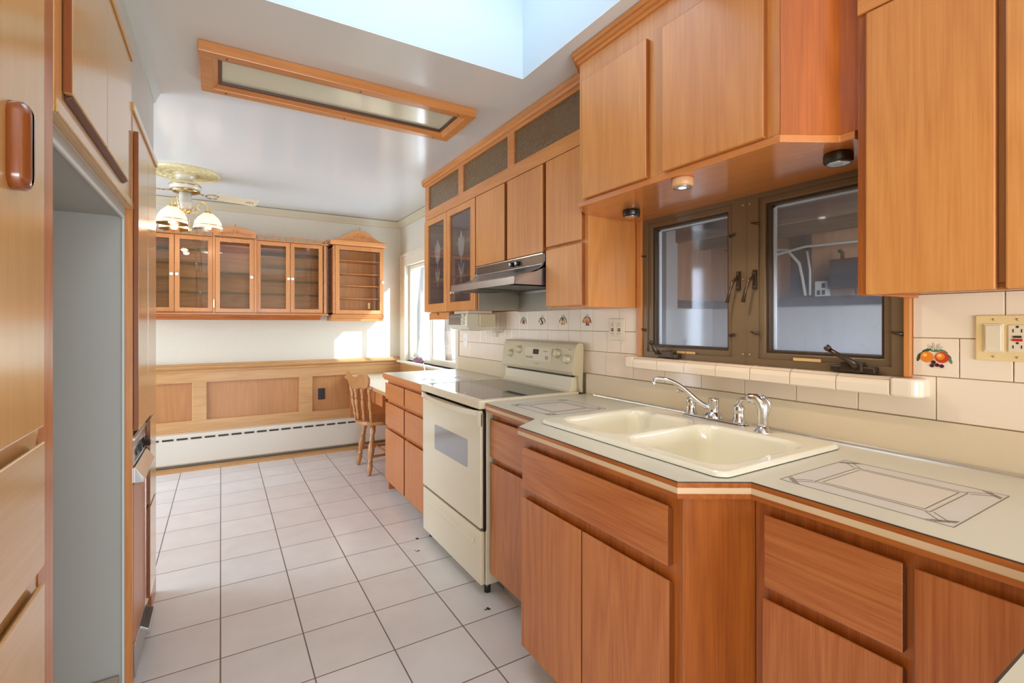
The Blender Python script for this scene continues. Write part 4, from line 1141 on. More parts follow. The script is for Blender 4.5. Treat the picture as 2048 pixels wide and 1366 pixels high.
# ------------------------------------------------------------------ faucet
FXc = 1.580; ZD = .9275
t = thing('kitchen_faucet', 'chrome two-handle faucet with long swung spout on the sink deck', 'faucet', (FXc, 1.165, ZD))
mb = MB()
for r_, z0, z1 in ((0.0, ZD, ZD + .006), (.004, ZD + .006, ZD + .014)):
    mb.prism(rrect(FXc - .028 + r_, FXc + .028 - r_, 1.022 + r_, 1.294 - r_, .022), 'Z', z0, z1)
mb.lathe([(.036, 0), (.034, .010), (.024, .020), (.022, .024)], (FXc, 1.163, ZD + .010), (0, 0, 1), 24)
obj('deck_plate', mb, m_chrome, t, 0.003)
obj('spout_hub', MB().lathe([(.021, 0), (.019, .010), (.019, .046), (.020, .050), (.020, .056), (.017, .060), (0, .061)], (FXc, 1.163, ZD + .024), (0, 0, 1), 24), m_chrome, t)
sp = bez((FXc - .006, 1.172, .975), (1.528, 1.212, .985), (1.524, 1.245, 1.070), (1.468, 1.318, 1.075), 16)
sp += [Vector((1.458, 1.329, 1.074)), Vector((1.452, 1.335, 1.069)), Vector((1.450, 1.337, 1.057))]
obj('spout', MB().tube(sp, [.011 - .003 * min(1, i / 12) for i in range(len(sp) - 1)] + [.0095], 14).lathe([(.010, 0), (.010, .010), (.008, .012)], (1.450, 1.337, 1.061), (0, 0, -1), 16), m_chrome, t, smooth=True)
hb = [(.026, 0), (.024, .006), (.0185, .014), (.0175, .040), (.0195, .054), (.015, .062), (.010, .066)]
h = obj('handle', MB().lathe(hb, (FXc, 1.264, ZD + .010), (0, 0, 1), 24), m_chrome, t)
obj('lever', MB().tube(bez((FXc, 1.264, ZD + .070), (FXc, 1.264, ZD + .092), (FXc - .008, 1.28, ZD + .088), (FXc - .006, 1.322, ZD + .092), 8), [.009, .0085, .008, .0065, .0055, .005, .005, .0055, .006], 12)
    .lathe([(.006, 0), (.0085, .004), (.0085, .010), (.004, .013)], (FXc - .0055, 1.318, ZD + .092), (-.3, .95, .08), 14), m_chrome, h)
h = obj('handle', MB().lathe(hb, (FXc, 1.060, ZD + .010), (0, 0, 1), 24), m_chrome, t)
obj('lever', MB().tube(bez((FXc, 1.060, ZD + .068), (FXc, 1.062, ZD + .100), (FXc - .002, 1.042, ZD + .100), (FXc - .002, .998, ZD + .088), 8), [.011, .011, .0105, .0095, .0085, .008, .0075, .007, .006], 12), m_chrome, h)
t = thing('sink_sprayer', 'chrome pull-out sprayer standing right of the faucet handles', 'sprayer', (1.545, .950, ZD))
obj('base', MB().lathe([(.028, 0), (.027, .004), (.018, .016), (.015, .022), (0, .022)], (1.545, .950, ZD), (0, 0, 1), 24), m_chrome, t)
obj('spray_head', MB().tube([(1.545, .950, ZD + .018), (1.545, .950, ZD + .030), (1.545, .950, ZD + .055), (1.545, .950, ZD + .080), (1.541, .956, ZD + .100), (1.536, .969, ZD + .112), (1.530, .988, ZD + .112), (1.528, .995, ZD + .107)],
    [.014, .016, .017, .0175, .0175, .017, .015, .013], 16), m_chrome, t, smooth=True)
obj('trigger', MB().tube([(1.551, .940, ZD + .058), (1.551, .933, ZD + .085), (1.547, .933, ZD + .105), (1.540, .950, ZD + .122)], [.006, .008, .008, .006], 10), m_chrome, t)

# ------------------------------------------------------------------ range
RX = 1.060
t = thing('electric_range', 'bisque freestanding electric range with glass cooktop', 'range', (1.36, 2.41, 0))
obj('body', MB().box(1.078, 1.668, 2.032, 2.796, .045, .890), m_bisque, t, 0.004)
obj('oven_door', MB().box(RX - .012, 1.066, 2.034, 2.794, .318, .868), m_bisque, t, 0.006)
ch = [o for o in bpy.data.objects if o.name.startswith('oven_door')][0]
obj('oven_window', MB().plate(rrect(2.17, 2.60, .575, .715, .012), [], 'X', RX - .0132, RX - .0118), m_ovenwin, ch)
hd = bez((RX - .016, 2.786, .868), (RX - .062, 2.60, .862), (RX - .062, 2.22, .862), (RX - .016, 2.046, .868), 14)
hm = MB()
for i in range(14):
    a, b = hd[i], hd[i + 1]
    hm._add([(a.x, a.y, a.z - .020), (a.x, a.y, a.z + .008), (b.x, b.y, b.z + .008), (b.x, b.y, b.z - .020),
             (a.x + .016, a.y, a.z - .020), (a.x + .016, a.y, a.z + .008), (b.x + .016, b.y, b.z + .008), (b.x + .016, b.y, b.z - .020)],
            [(0, 1, 2, 3), (7, 6, 5, 4), (1, 5, 6, 2), (0, 3, 7, 4)])
hm.box(RX - .020, RX + .002, 2.770, 2.796, .845, .877).box(RX - .020, RX + .002, 2.034, 2.062, .800, .877)
obj('handle', hm, m_bisque, ch, 0.003)
obj('vent_strip', MB().box(RX + .004, 1.078, 2.06, 2.77, .868, .884), m_bisque2, t)
vb = MB()
for k in range(6): vb.box(RX + .002, RX + .005, 2.14 + k * .098, 2.205 + k * .098, .873, .879)
obj('vent_slots', vb, m_black, t)
obj('door_gap_shade', MB().box(1.064, 1.079, 2.0315, 2.797, .306, .882), m_black, t)  # black strip standing in for the shade in the door gap
obj('gap_line', MB().box(RX + .006, 1.08, 2.036, 2.792, .302, .320), m_black, t)
d_ = obj('storage_drawer', MB().box(RX - .010, 1.072, 2.034, 2.794, .050, .304), m_bisque, t, 0.006)
obj('grip', MB().prism([(RX - .010, .255), (RX - .026, .240), (RX - .024, .234), (RX - .010, .226)], 'Y', 2.10, 2.70), m_bisque, d_, 0.003)
obj('cooktop_frame', MB().plate([(1.040, 2.030), (1.640, 2.030), (1.640, 2.800), (1.040, 2.800)], [[(1.075, 2.062), (1.578, 2.062), (1.578, 2.768), (1.075, 2.768)]], 'Z', .884, .9265), m_bisque, t, 0.006, 3)
obj('glass_top', MB().box(1.070, 1.582, 2.058, 2.772, .905, .9245), m_cook, t)
bgp = [(1.668, .918), (1.652, .918), (1.648, .940), (1.642, 1.008), (1.606, 1.012), (1.600, 1.030), (1.618, 1.155), (1.628, 1.178), (1.645, 1.186), (1.672, 1.182), (1.676, 1.160)]
obj('backguard', MB().prism(bgp, 'Y', 2.034, 2.796), m_bisque2, t, 0.005, 3)
obj('riser', MB().prism([(1.580, .9255), (1.600, .930), (1.612, .948), (1.618, 1.000), (1.648, 1.004), (1.648, .9255)], 'Y', 2.060, 2.770), m_bisque, t, 0.004)
obj('shadow_gap', MB().box(1.622, 1.645, 2.075, 2.755, 1.000, 1.012), m_black, t)
# control face lies on the slanted front of the backguard
nrm = Vector((-.125, 0, .018)).normalized(); up_ = Vector((.018, 0, .125)).normalized()


def face(y, h, off=0.0):
    p = Vector((1.600, 0, 1.030)) + up_ * h - Vector((1, 0, 0)) * 0 + nrm * off
    return Vector((p.x, y, p.z))


def fbox(y0, y1, h0, h1, o0, o1, mi=0, mb=None):
    mb = mb or MB(); vs = [face(y, h, o) for o in (o0, o1) for (y, h) in ((y0, h0), (y1, h0), (y1, h1), (y0, h1))]
    return mb._add(vs, [(0, 1, 2, 3), (7, 6, 5, 4), (0, 4, 5, 1), (1, 5, 6, 2), (2, 6, 7, 3), (3, 7, 4, 0)], mi)


p_ = obj('control_panel', fbox(2.240, 2.520, .038, .118, .0005, .0030), m_bisque, t, 0.001)
cpn = p_
obj('clock_display', fbox(2.372, 2.432, .078, .108, .003, .0036), m_black, cpn)
kb = MB()
for k in range(5): fbox(2.505 - k * .016, 2.494 - k * .016, .050, .066, .003, .0034, 0, kb)
for k in range(2): fbox(2.272 + k * .016, 2.284 + k * .016, .052, .072, .003, .0034, 0, kb)
fbox(2.285, 2.325, .096, .101, .003, .0034, 0, kb); fbox(2.36, 2.40, .022, .026, .0002, .0008, 0, kb); fbox(2.06, 2.10, .118, .121, .0002, .0008, 0, kb)
obj('printed_marks', kb, m_grey, cpn)
for y, h in ((2.690, .070), (2.590, .098), (2.185, .094), (2.092, .066)):
    c = face(y, h, .0)
    k = obj('knob', MB().lathe([(.026, 0), (.026, .004), (.022, .007), (.021, .020), (.017, .024), (0, .025)], c, nrm, 26), m_bisque2, t)
    mb = MB(); a_ = face(y, h - .020, .022); b__ = face(y, h + .020, .022)
    mb._add([face(y - .006, h - .019, .02), face(y + .006, h - .019, .02), face(y + .006, h + .019, .02), face(y - .006, h + .019, .02),
             face(y - .004, h - .016, .031), face(y + .004, h - .016, .031), face(y + .004, h + .016, .031), face(y - .004, h + .016, .031)],
            [(0, 1, 2, 3), (7, 6, 5, 4), (0, 4, 5, 1), (1, 5, 6, 2), (2, 6, 7, 3), (3, 7, 4, 0)])
    obj('grip', mb, m_bisque2, k, 0.002)
for y in (2.06, 2.77):
    obj('foot', MB().lathe([(.016, 0), (.016, .03), (.010, .045)], (1.10, y, .0005), (0, 0, 1), 12), m_black, t)
    obj('foot', MB().lathe([(.016, 0), (.016, .03), (.010, .045)], (1.62, y, .0005), (0, 0, 1), 12), m_black, t)
# crumbs and dirt by the range
for x, y, s_, lab in ((1.01, 2.78, .010, 'dark crumb on the floor tile left of the range foot, the farther of two'), (.955, 2.63, .011, 'dark crumb on the floor tile left of the range foot, the nearer of two'), (1.03, 1.93, .013, 'dark dirt clump on the floor at the near corner of the range')):
    mb = MB()
    for k in range(7): mb.ball((x + random.uniform(-s_, s_), y + random.uniform(-s_, s_), .002), random.uniform(.0015, .004), squash=(1.6, 1, .6))
    tag(obj('crumb', mb, m_black), lab, 'crumb')


# ================================================================== left side
FR = -0.268; DR = -0.252
t = thing('pantry_cabinet', 'tall pale oak pantry at the left edge with a dark wooden pull', 'pantry cabinet', (-.6, .75, 0))
obj('carcass', MB().box(-.94, FR, .30, 1.205, .10, 2.398), birch['Z'], t, 0.002)
obj('corner_bead', MB().box(-.94, -.272, 1.2055, 1.217, .0, 2.398), m_paint, t, 0.002)
obj('toe_kick', MB().box(-.93, -.33, .31, 1.20, .001, .10), m_toe, t)
obj('frame_stile', MB().box(FR - .01, FR + .0015, 1.120, 1.2045, .10, 2.398), oakd['Z'], t)
d_ = door_slab('door', FR + .001, DR, .46, 1.095, 1.118, 2.36, birch['Z'], t, 0.004)
hm = MB(); secs = ((-.001, .0), (.006, .0), (.013, .0), (.018, .003), (.021, .008), (.0225, .014)); vs = []; nn = 0
for o0, sh in secs:
    pts = [(y, z) for y, z in rrect(.922 + sh, .966 - sh, 1.478 + sh, 1.602 - sh, max(.004, .020 - sh * .6))]
    nn = len(pts); vs += [(DR + o0, y, z) for y, z in pts]
fs = [(i * nn + k, i * nn + (k + 1) % nn, (i + 1) * nn + (k + 1) % nn, (i + 1) * nn + k) for i in range(len(secs) - 1) for k in range(nn)]
fs += [list(range(nn)), [(len(secs) - 1) * nn + k for k in range(nn)]]
hm._add(vs, fs, 0, True)
obj('handle', hm, m_handle, d_)['label'] = 'dark rounded wooden pull'
for z0, z1 in ((.888, 1.093), (.56, .859), (.14, .53)):
    f_ = obj('drawer_front', MB().prism([(FR + .001, z0), (DR, z0), (DR, z1), (DR - .003, z1 + .001), (FR + .001, z1 - .012)], 'Y', .46, 1.095), birch['Y'], t, 0.002)

t = thing('refrigerator_top_cabinet', 'pale oak cabinet with two doors over the empty refrigerator recess', 'wall cabinet', (-.6, 1.7, 1.69))
obj('carcass', MB().box(-.94, FR, 1.222, 2.138, 1.6895, 2.236), birch['Y'], t, 0.002)
obj('left_stile', MB().box(FR - .01, FR + .0015, 1.223, 1.262, 1.70, 2.235), oak['Z'], t)
door_slab('door', FR + .001, DR, 1.270, 1.6135, 1.745, 2.130, birch['Z'], t, 0.002)
door_slab('door', FR + .001, DR, 1.6165, 1.950, 1.745, 2.130, birch['Z'], t, 0.002)
obj('finger_pull', MB().prism([(FR, 1.735), (FR + .003, 1.735), (DR - .003, 1.7425), (DR - .003, 1.7445), (FR, 1.7445)], 'Y', 1.285, 1.955), m_dark_pull, t, 0.001)
obj('top_moulding', MB().box(FR, FR + .006, 1.222, 2.1385, 2.205, 2.238), birch['Y'], t, 0.002)
obj('bottom_moulding', MB().box(FR, FR + .005, 1.222, 2.1385, 1.6895, 1.715), birch['Y'], t, 0.002)

t = thing('tall_oak_cabinet', 'tall shiny pale oak cabinet with two long doors above the trash compactor', 'tall cabinet', (-.6, 2.5, 0))
obj('carcass', MB().box(-.94, FR, 2.141, 2.878, .905, 2.066).box(-.94, FR, 2.492, 2.878, .10, .905).box(-.94, FR, 2.141, 2.160, .0, .905), birch['Z'], t, 0.0015)
obj('side_panel', MB().box(-.94, FR + .0015, 2.1405, 2.157, .0, 2.066), oak['Z'], t)
obj('toe_kick', MB().box(-.93, -.30, 2.50, 2.86, .001, .10), m_kickgrey, t)
obj('end_foot', MB().box(-.50, FR, 2.70, 2.878, .0, .10), oakd['Z'], t)
obj('top_moulding', MB().box(FR, FR + .007, 2.141, 2.880, 2.040, 2.068), birch['Y'], t, 0.002)
door_slab('door', FR + .001, DR, 2.168, 2.427, .908, 1.975, birch['Z'], t, 0.002)
door_slab('door', FR + .001, DR, 2.431, 2.688, .908, 1.975, birch['Z'], t, 0.002)
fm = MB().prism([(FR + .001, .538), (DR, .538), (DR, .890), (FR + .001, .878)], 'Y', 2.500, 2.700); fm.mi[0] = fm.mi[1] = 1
obj('drawer_front', fm, [birch['Z'], m_edgeshade], t, 0.002)
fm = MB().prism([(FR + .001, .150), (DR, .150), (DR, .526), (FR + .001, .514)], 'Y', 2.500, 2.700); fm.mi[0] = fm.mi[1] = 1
obj('drawer_front', fm, [birch['Z'], m_edgeshade], t, 0.002)

t = thing('trash_compactor', 'built-in trash compactor with black knob, steel band, oak panel and foot pedal', 'trash compactor', (-.55, 2.33, 0))
obj('body', MB().box(-.90, -.285, 2.170, 2.486, .09, .880), m_kickgrey, t)
obj('control_panel', MB().prism([(-.285, .885), (-.268, .885), (-.272, .780), (-.285, .780)], 'Y', 2.168, 2.488), m_steel, t, 0.001)
obj('panel_trim', MB().plate([(2.172, .782), (2.486, .782), (2.486, .848), (2.172, .848)], [[(2.184, .790), (2.476, .790), (2.476, .840), (2.184, .840)]], 'X', -.273, -.2665), m_alu, t)
obj('top_trim', MB().box(-.275, -.264, 2.168, 2.488, .872, .882), m_alu, t)
k = obj('knob', MB().lathe([(.020, 0), (.020, .006), (.014, .008), (.014, .022), (.011, .026), (0, .026)], (-.268, 2.41, .815), (1, 0, 0), 18), m_black, t)
obj('switch', MB().box(-.268, -.258, 2.30, 2.33, .805, .830).box(-.268, -.262, 2.22, 2.26, .808, .824), m_black, t, 0.002)
obj('handle_band', MB().prism([(-.272, .778), (-.262, .778), (-.236, .735), (-.236, .722), (-.268, .722)], 'Y', 2.166, 2.490), m_alu, t, 0.0015)
obj('front_panel', MB().box(-.285, -.266, 2.172, 2.484, .150, .716), oakr['Z'], t, 0.001)
obj('panel_edge', MB().box(-.285, -.263, 2.170, 2.486, .140, .150).box(-.285, -.264, 2.484, 2.488, .150, .716), m_alu, t)
obj('kick_plate', MB().prism([(-.285, .14), (-.266, .14), (-.262, .030), (-.285, .012)], 'Y', 2.172, 2.488), m_steel, t)
pe = MB().prism([(-.270, .128), (-.240, .110), (-.235, .088), (-.240, .086), (-.246, .102), (-.270, .116)], 'Y', 2.33, 2.50)
obj('foot_pedal', pe, m_steel, t, 0.001)
rb = MB()
for i in range(8): rb.box(-.266 + i * .0034, -.2645 + i * .0034, 2.335, 2.495, .1245 - i * .0020, .1275 - i * .0020)
obj('pedal_ribs', rb, m_black, t)

# ================================================================== far wall
CY = 4.97


def curio_door(parent, x0, x1, z0, z1, y, knobx, w=.035, th=.018, gm=None):
    d = obj('door', frame_y(y, y + th, x0, x1, z0, z1, w), curio['Z'], parent, 0.002)
    obj('pane', MB().box(x0 + w - .004, x1 - w + .004, y + .009, y + .012, z0 + w - .004, z1 - w + .004), g_curio, d)
    if knobx is not None:
        obj('knob', MB().lathe([(.006, 0), (.006, .006), (.014, .012), (.014, .018), (.008, .022), (0, .023)], (knobx, y, (z0 + z1) / 2 - .01), (0, -1, 0), 16), m_knobw, d)
    return d


def beads(x, y, z0, z1, r=.011):
    n = int((z1 - z0) / .0165); pr = []
    h = (z1 - z0) / n
    for i in range(n):
        for a in (0.0, .25, .5, .75):
            pr.append((r * (.62 + .38 * math.sin(math.pi * a)), (i + a) * h))
    pr.append((r * .6, z1 - z0))
    return MB().lathe(pr, (x, y, z0), (0, 0, 1), 10)


def scrolls(mb, cx, cz, y, w, h, n=7):
    """carved leaf scroll relief"""
    for sg in (-1, 1):
        for i in range(n):
            u = (i + .4) / n; x = cx + sg * u * w; z = cz + h * (1 - u) * .55 * (0.6 + .4 * math.cos(i * 2.1))
            pts = []
            for k in range(9):
                a = k / 8 * 4.8; rr = .015 * (1 - k / 11) * (1.2 - .4 * u)
                pts.append((x + sg * rr * math.cos(a + i), y, z + rr * math.sin(a + i)))
            mb.tube(pts, [.0050 * (1 - k / 14) for k in range(9)], 6)
            mb.ball((x, y, z), .0055, squash=(1, .6, 1), seg=8)
    for k in range(3): mb.ball((cx, y, cz + h * (.1 + .28 * k)), .009 - .001 * k, squash=(1, .5, 1.3), seg=8)


t = thing('curio_cabinet', 'long oak wall curio with five glass doors and gallery rail on the far wall', 'curio cabinet', (.13, 5.09, 1.32), 'oak curio cabinets on the far wall')
XA_, XB_ = -.635, .885
obj('carcass', MB().box(XA_, XA_ + .018, CY + .02, 5.218, 1.39, 2.045).box(XB_ - .018, XB_, CY + .02, 5.218, 1.39, 2.045).box(XA_, XB_, CY + .02, 5.218, 1.378, 1.392)
    .box(XA_, XB_, CY + .02, 5.218, 2.040, 2.052).box(-.062, -.048, CY + .02, 5.2, 1.392, 2.04).box(.262, .276, CY + .02, 5.2, 1.392, 2.04), curio['Z'], t, 0.001)
obj('back_panel', MB().box(XA_ + .01, XB_ - .01, 5.200, 5.2185, 1.385, 2.045), wood('curio_back', 'X', srgb(248, 190, 130), srgb(196, 128, 76), rough=.4, coat=0, strength=1.3), t)
for x0, x1, zs in ((XA_ + .018, -.062, (1.557, 1.684, 1.815, 1.94)), (-.048, .262, (1.56, 1.745)), (.276, XB_ - .018, (1.557, 1.684, 1.815, 1.94))):
    for z in zs: obj('glass_shelf', MB().box(x0, x1, 5.02, 5.198, z, z + .006), g_shelf, t)
obj('top_ledge', MB().box(XA_ - .012, XB_ + .012, CY - .012, 5.218, 2.050, 2.062), curio['X'], t, 0.003)
obj('bottom_ledge', MB().box(XA_ - .012, XB_ + .012, CY - .014, 5.218, 1.368, 1.380).box(-.085, .285, CY - .026, 5.0, 1.370, 1.382), curio['X'], t, 0.003)
obj('bottom_moulding', MB().prism([(CY + .02, 1.367), (CY + .030, 1.350), (CY + .050, 1.345), (CY + .060, 1.322), (5.217, 1.322), (5.217, 1.367)], 'X', -.60, .835), oakd['X'], t, 0.002)
for x0, x1, kx in ((-.613, -.339, -.356), (-.335, -.062, -.318), (.276, .556, .542), (.560, .845, .576)): curio_door(t, x0, x1, 1.392, 2.046, CY, kx)
obj('centre_pilaster', MB().box(-.060, -.044, CY - .012, CY + .02, 1.385, 2.05).box(.258, .276, CY - .012, CY + .02, 1.385, 2.05), curio['Z'], t, 0.001)
curio_door(t, -.042, .256, 1.388, 2.046, CY - .012, .238)
obj('brass_hinge', MB().box(-.058, -.048, CY - .017, CY - .011, 1.43, 1.50), m_brass, t)
obj('beaded_column', beads(.866, CY + .008, 1.385, 2.045), curio['Z'], t)
gr = MB()
for x0, x1 in ((-.64, -.06), (.275, .885)):
    gr.box(x0, x1, CY - .004, CY + .006, 2.092, 2.098)
    n = int((x1 - x0) / .057)
    for i in range(n + 1):
        x = x0 + .008 + (x1 - x0 - .016) * i / n
        gr.lathe([(.0045, 0), (.0065, .008), (.004, .015), (.0065, .022), (.0045, .031)], (x, CY + .001, 2.0615), (0, 0, 1), 8)
gr.box(.877, .885, CY - .004, 5.21, 2.092, 2.098)
obj('gallery_rail', gr, curio['X'], t, 0.0)


def crest(x0, x1, z0, zs, zp, n=16, arch=1.0):
    pts = [(x1, z0), (x0, z0), (x0, zs)]
    for i in range(n + 1):
        u = i / n; x = x0 + (x1 - x0) * u
        c_ = max(0, 1 - abs(u - .5) * 2 * arch)
        pts.append((x, zs + (zp - zs) * (smooth01(c_ * 1.1) ** .9)))
    pts.append((x1, zs)); out = []
    for p in pts:
        if not out or (abs(out[-1][0] - p[0]) + abs(out[-1][1] - p[1])) > 1e-5: out.append(p)
    if abs(out[-1][0] - out[0][0]) + abs(out[-1][1] - out[0][1]) < 1e-5: out.pop()
    return out


obj('crest_board', MB().plate(crest(-.055, .272, 2.052, 2.124, 2.154), [], 'Y', CY - .012, CY + .006), curio['X'], t, 0.002)
mb = MB(); scrolls(mb, .108, 2.080, CY - .0155, .125, .050, 7); obj('carved_scroll', mb, curio['X'], t)
obj('finial', MB().lathe([(.006, 0), (.010, .004), (.004, .010), (.008, .018), (.003, .026), (0, .034)], (.108, CY - .002, 2.150), (0, 0, 1), 12), curio['Z'], t)

t = thing('corner_curio_cabinet', 'single door oak curio with arched carved crest near the far right corner', 'curio cabinet', (1.19, 5.09, 1.314), 'oak curio cabinets on the far wall')
obj('carcass', MB().box(.938, .956, CY + .02, 5.218, 1.38, 2.065).box(1.424, 1.442, CY + .02, 5.218, 1.38, 2.065).box(.938, 1.442, CY + .02, 5.218, 1.378, 1.396)
    .box(.938, 1.442, CY + .02, 5.218, 2.045, 2.068), curio['Z'], t, 0.001)
obj('back_panel', MB().box(.957, 1.423, 5.2, 5.218, 1.397, 2.044), wood('curio_back_pale', 'Z', srgb(244, 196, 140), srgb(204, 146, 92), rough=.4, coat=0), t)
for z in (1.535, 1.664, 1.784, 1.916): slab('shelf', .956, 1.424, 5.0, 5.2, z, z + .010, curio['X'], t, 0.001)
curio_door(t, .962, 1.442, 1.384, 2.062, CY, 1.427, w=.040)
obj('beaded_column', beads(.950, CY + .006, 1.385, 2.06), curio['Z'], t)
sb = MB()
for i in range(9):
    z = 1.44 + i * .07
    sb.tube([(.936, 5.10 + .03 * math.cos(a * .8 + (i % 2) * 3.1), z + .03 * math.sin(a * .8)) for a in range(7)], .004, 6)
obj('side_fretwork', sb, oakd['Z'], t)
obj('cornice', MB().prism([(5.218, 2.068), (CY + .004, 2.068), (CY - .012, 2.085), (CY - .014, 2.098), (CY - .024, 2.104), (CY - .024, 2.114), (5.218, 2.114)], 'X', .915, 1.465), curio['X'], t, 0.001)
obj('arched_crest', MB().plate(crest(.955, 1.435, 2.112, 2.124, 2.218, 24, 1.05), [], 'Y', CY - .010, CY + .010), curio['X'], t, 0.003)
mb = MB(); scrolls(mb, 1.195, 2.132, CY - .0135, .155, .075, 9); obj('carved_scroll', mb, curio['X'], t)
obj('finial', MB().lathe([(.007, 0), (.013, .004), (.006, .012), (.011, .024), (.006, .034), (.004, .042), (0, .056)], (1.195, CY, 2.215), (0, 0, 1), 12), curio['Z'], t)
obj('bottom_moulding', MB().prism([(CY - .012, 1.378), (CY - .012, 1.370), (CY + .004, 1.362), (CY + .016, 1.345), (CY + .030, 1.338), (CY + .034, 1.316), (5.217, 1.316), (5.217, 1.378)], 'X', .930, 1.446), curio['X'], t, 0.002)
obj('paper_tag', MB().box(1.285, 1.305, CY + .016, CY + .017, 1.44, 1.50), m_sticker, t)

# baseboard heater
t = thing('baseboard_heater', 'long cream baseboard heater with dark slots along the far wall', 'heater', (.4, 5.16, .03))
obj('cover', MB().prism([(5.189, .318), (5.130, .314), (5.122, .304), (5.122, .062), (5.128, .050), (5.189, .050)], 'X', -2.6, 1.60), m_heater, t, 0.003)
obj('base_gap', MB().box(-2.59, 1.59, 5.135, 5.188, .0325, .052), m_kickgrey, t)
sb = MB(); x = -2.55
x = -.436 - .1035 * 20
while x < 1.25:
    sb._add(MB().prism([(x + a, z) for a, z in rrect(0, .082, .268, .284, .004, 2)], 'Y', 5.1195, 5.124).v, MB().prism([(x + a, z) for a, z in rrect(0, .082, .268, .284, .004, 2)], 'Y', 5.1195, 5.124).f)
    x += .1035
obj('vent_slots', sb, m_heaterdk, t)

# ------------------------------------------------------------------ desk, chair, lamp
t = thing('built_in_desk', 'low cream desk top with an oak drawer under the far window', 'desk', (1.4, 4.45, 0))
obj('desk_top', MB().box(1.100, 1.683, 3.722, 5.186, .728, .752), m_deskl, t, 0.001)
obj('edge_band', MB().box(1.094, 1.100, 3.722, 5.186, .724, .7505), wains['Y'], t, 0.002)
obj('drawer', MB().box(1.118, 1.55, 3.90, 4.32, .612, .722), oakr['Y'], t, 0.002)
obj('support_panel', MB().box(1.15, 1.683, 5.160, 5.186, .0325, .724).box(1.12, 1.683, 3.722, 3.742, .0005, .724).box(1.66, 1.683, 3.742, 5.16, .0005, .724), oakr['Z'], t)

t = thing('windsor_chair', 'turned maple kitchen chair with shaped crest rail tucked at the desk', 'chair', (1.22, 4.31, 0), rz=R(16), local=True)


def turned(p0, p1, r0=.016, seg=12):
    p0, p1 = Vector(p0), Vector(p1); L_ = (p1 - p0).length
    pr = [(.55, 0), (.75, .03), (.95, .10), (1.05, .20), (.75, .24), (1.1, .26), (.75, .28), (.95, .34), (1.25, .48), (1.15, .58), (.75, .66), (1.15, .68), (.75, .70), (1.0, .73), (.70, .76), (1.1, .86), (.9, 1)]
    return MB().lathe([(r0 * a, b * L_) for a, b in pr], p0, (p1 - p0), seg)


seat = []
for k in range(28):
    a = 2 * math.pi * k / 28; r_ = .205 + .012 * math.cos(2 * a)
    seat.append((r_ * math.cos(a), r_ * math.sin(a) * 1.02))
mb = MB().prism(seat, 'Z', .425, .450).prism([(x * .95, y * .95) for x, y in seat], 'Z', .418, .425).prism([(x * .93, y * .93) for x, y in seat], 'Z', .45, .453)
obj('seat', mb, chairw, t, 0.006, 3)
feet = [(-.189, -.130), (-.082, .239), (.165, -.205), (.235, .165)]
for fx, fy in feet:
    obj('leg', turned((fx, fy, .0), (fx * .66, fy * .66, .425), .023), chairw, t)
def on_leg(i, z): return Vector((feet[i][0] * (1 - .34 * z / .425), feet[i][1] * (1 - .34 * z / .425), z))


side = [(on_leg(0, .15), on_leg(2, .16)), (on_leg(1, .15), on_leg(3, .16))]
for p, q_ in side: obj('stretcher', turned(p, q_, .012), chairw, t)
obj('stretcher', turned(side[0][0].lerp(side[0][1], .5), side[1][0].lerp(side[1][1], .5), .011), chairw, t)
obj('stretcher', turned(on_leg(2, .21), on_leg(3, .21), .010), chairw, t)
for i, y in enumerate((-.135, -.050, .050, .135)):
    obj('spindle', turned((-.165 + .02 * (abs(y) < .1) * -1, y * .95, .448), (-.203 - .012 * (abs(y) < .1), y * 1.12, .748), .0155), chairw, t)
cr = [(-.175, .055), (-.185, .10), (-.165, .135), (-.125, .142), (-.085, .128), (-.04, .108), (0, .104), (.04, .108), (.085, .128), (.125, .142), (.165, .135), (.185, .10), (.175, .055), (.155, .018), (.12, .004), (.06, .0), (-.06, .0), (-.12, .004), (-.155, .018)]
mb = MB(); vs = []
for th_ in (0, .020):
    for y, z in cr:
        bow = -.030 * (1 - (y / .185) ** 2)
        vs.append((-.198 + bow - z * .22 - th_ + .01, y, .735 + z))
n_ = len(cr)
mb._add(vs, [list(range(n_)), list(range(n_, 2 * n_))[::-1]] + [(i, (i + 1) % n_, n_ + (i + 1) % n_, n_ + i) for i in range(n_)])
obj('crest_rail', mb, chairw, t, 0.005, 3)

t = thing('desk_lamp', 'small mauve desk lamp with thin twin arms in front of the far window', 'desk lamp', (1.5, 3.93, .752))
obj('base', MB().lathe([(.050, 0), (.052, .006), (.040, .016), (0, .020)], (1.52, 3.93, .752), (0, 0, 1), 24), m_lampred, t)
obj('arm', MB().tube([(1.515, 3.925, .765), (1.50, 4.00, .955)], .003, 8).tube([(1.525, 3.945, .765), (1.51, 4.02, .962)], .003, 8), m_chrome, t)
obj('lamp_head', MB().lathe([(.012, 0), (.030, .006), (.048, .022), (.052, .034), (.050, .036), (.044, .024), (.020, .010), (0, .008)], (1.50, 4.09, .992), (.08, .35, -1), 22).tube([(1.505, 4.00, .955), (1.503, 4.05, .985)], .009, 8), m_lampred, t)

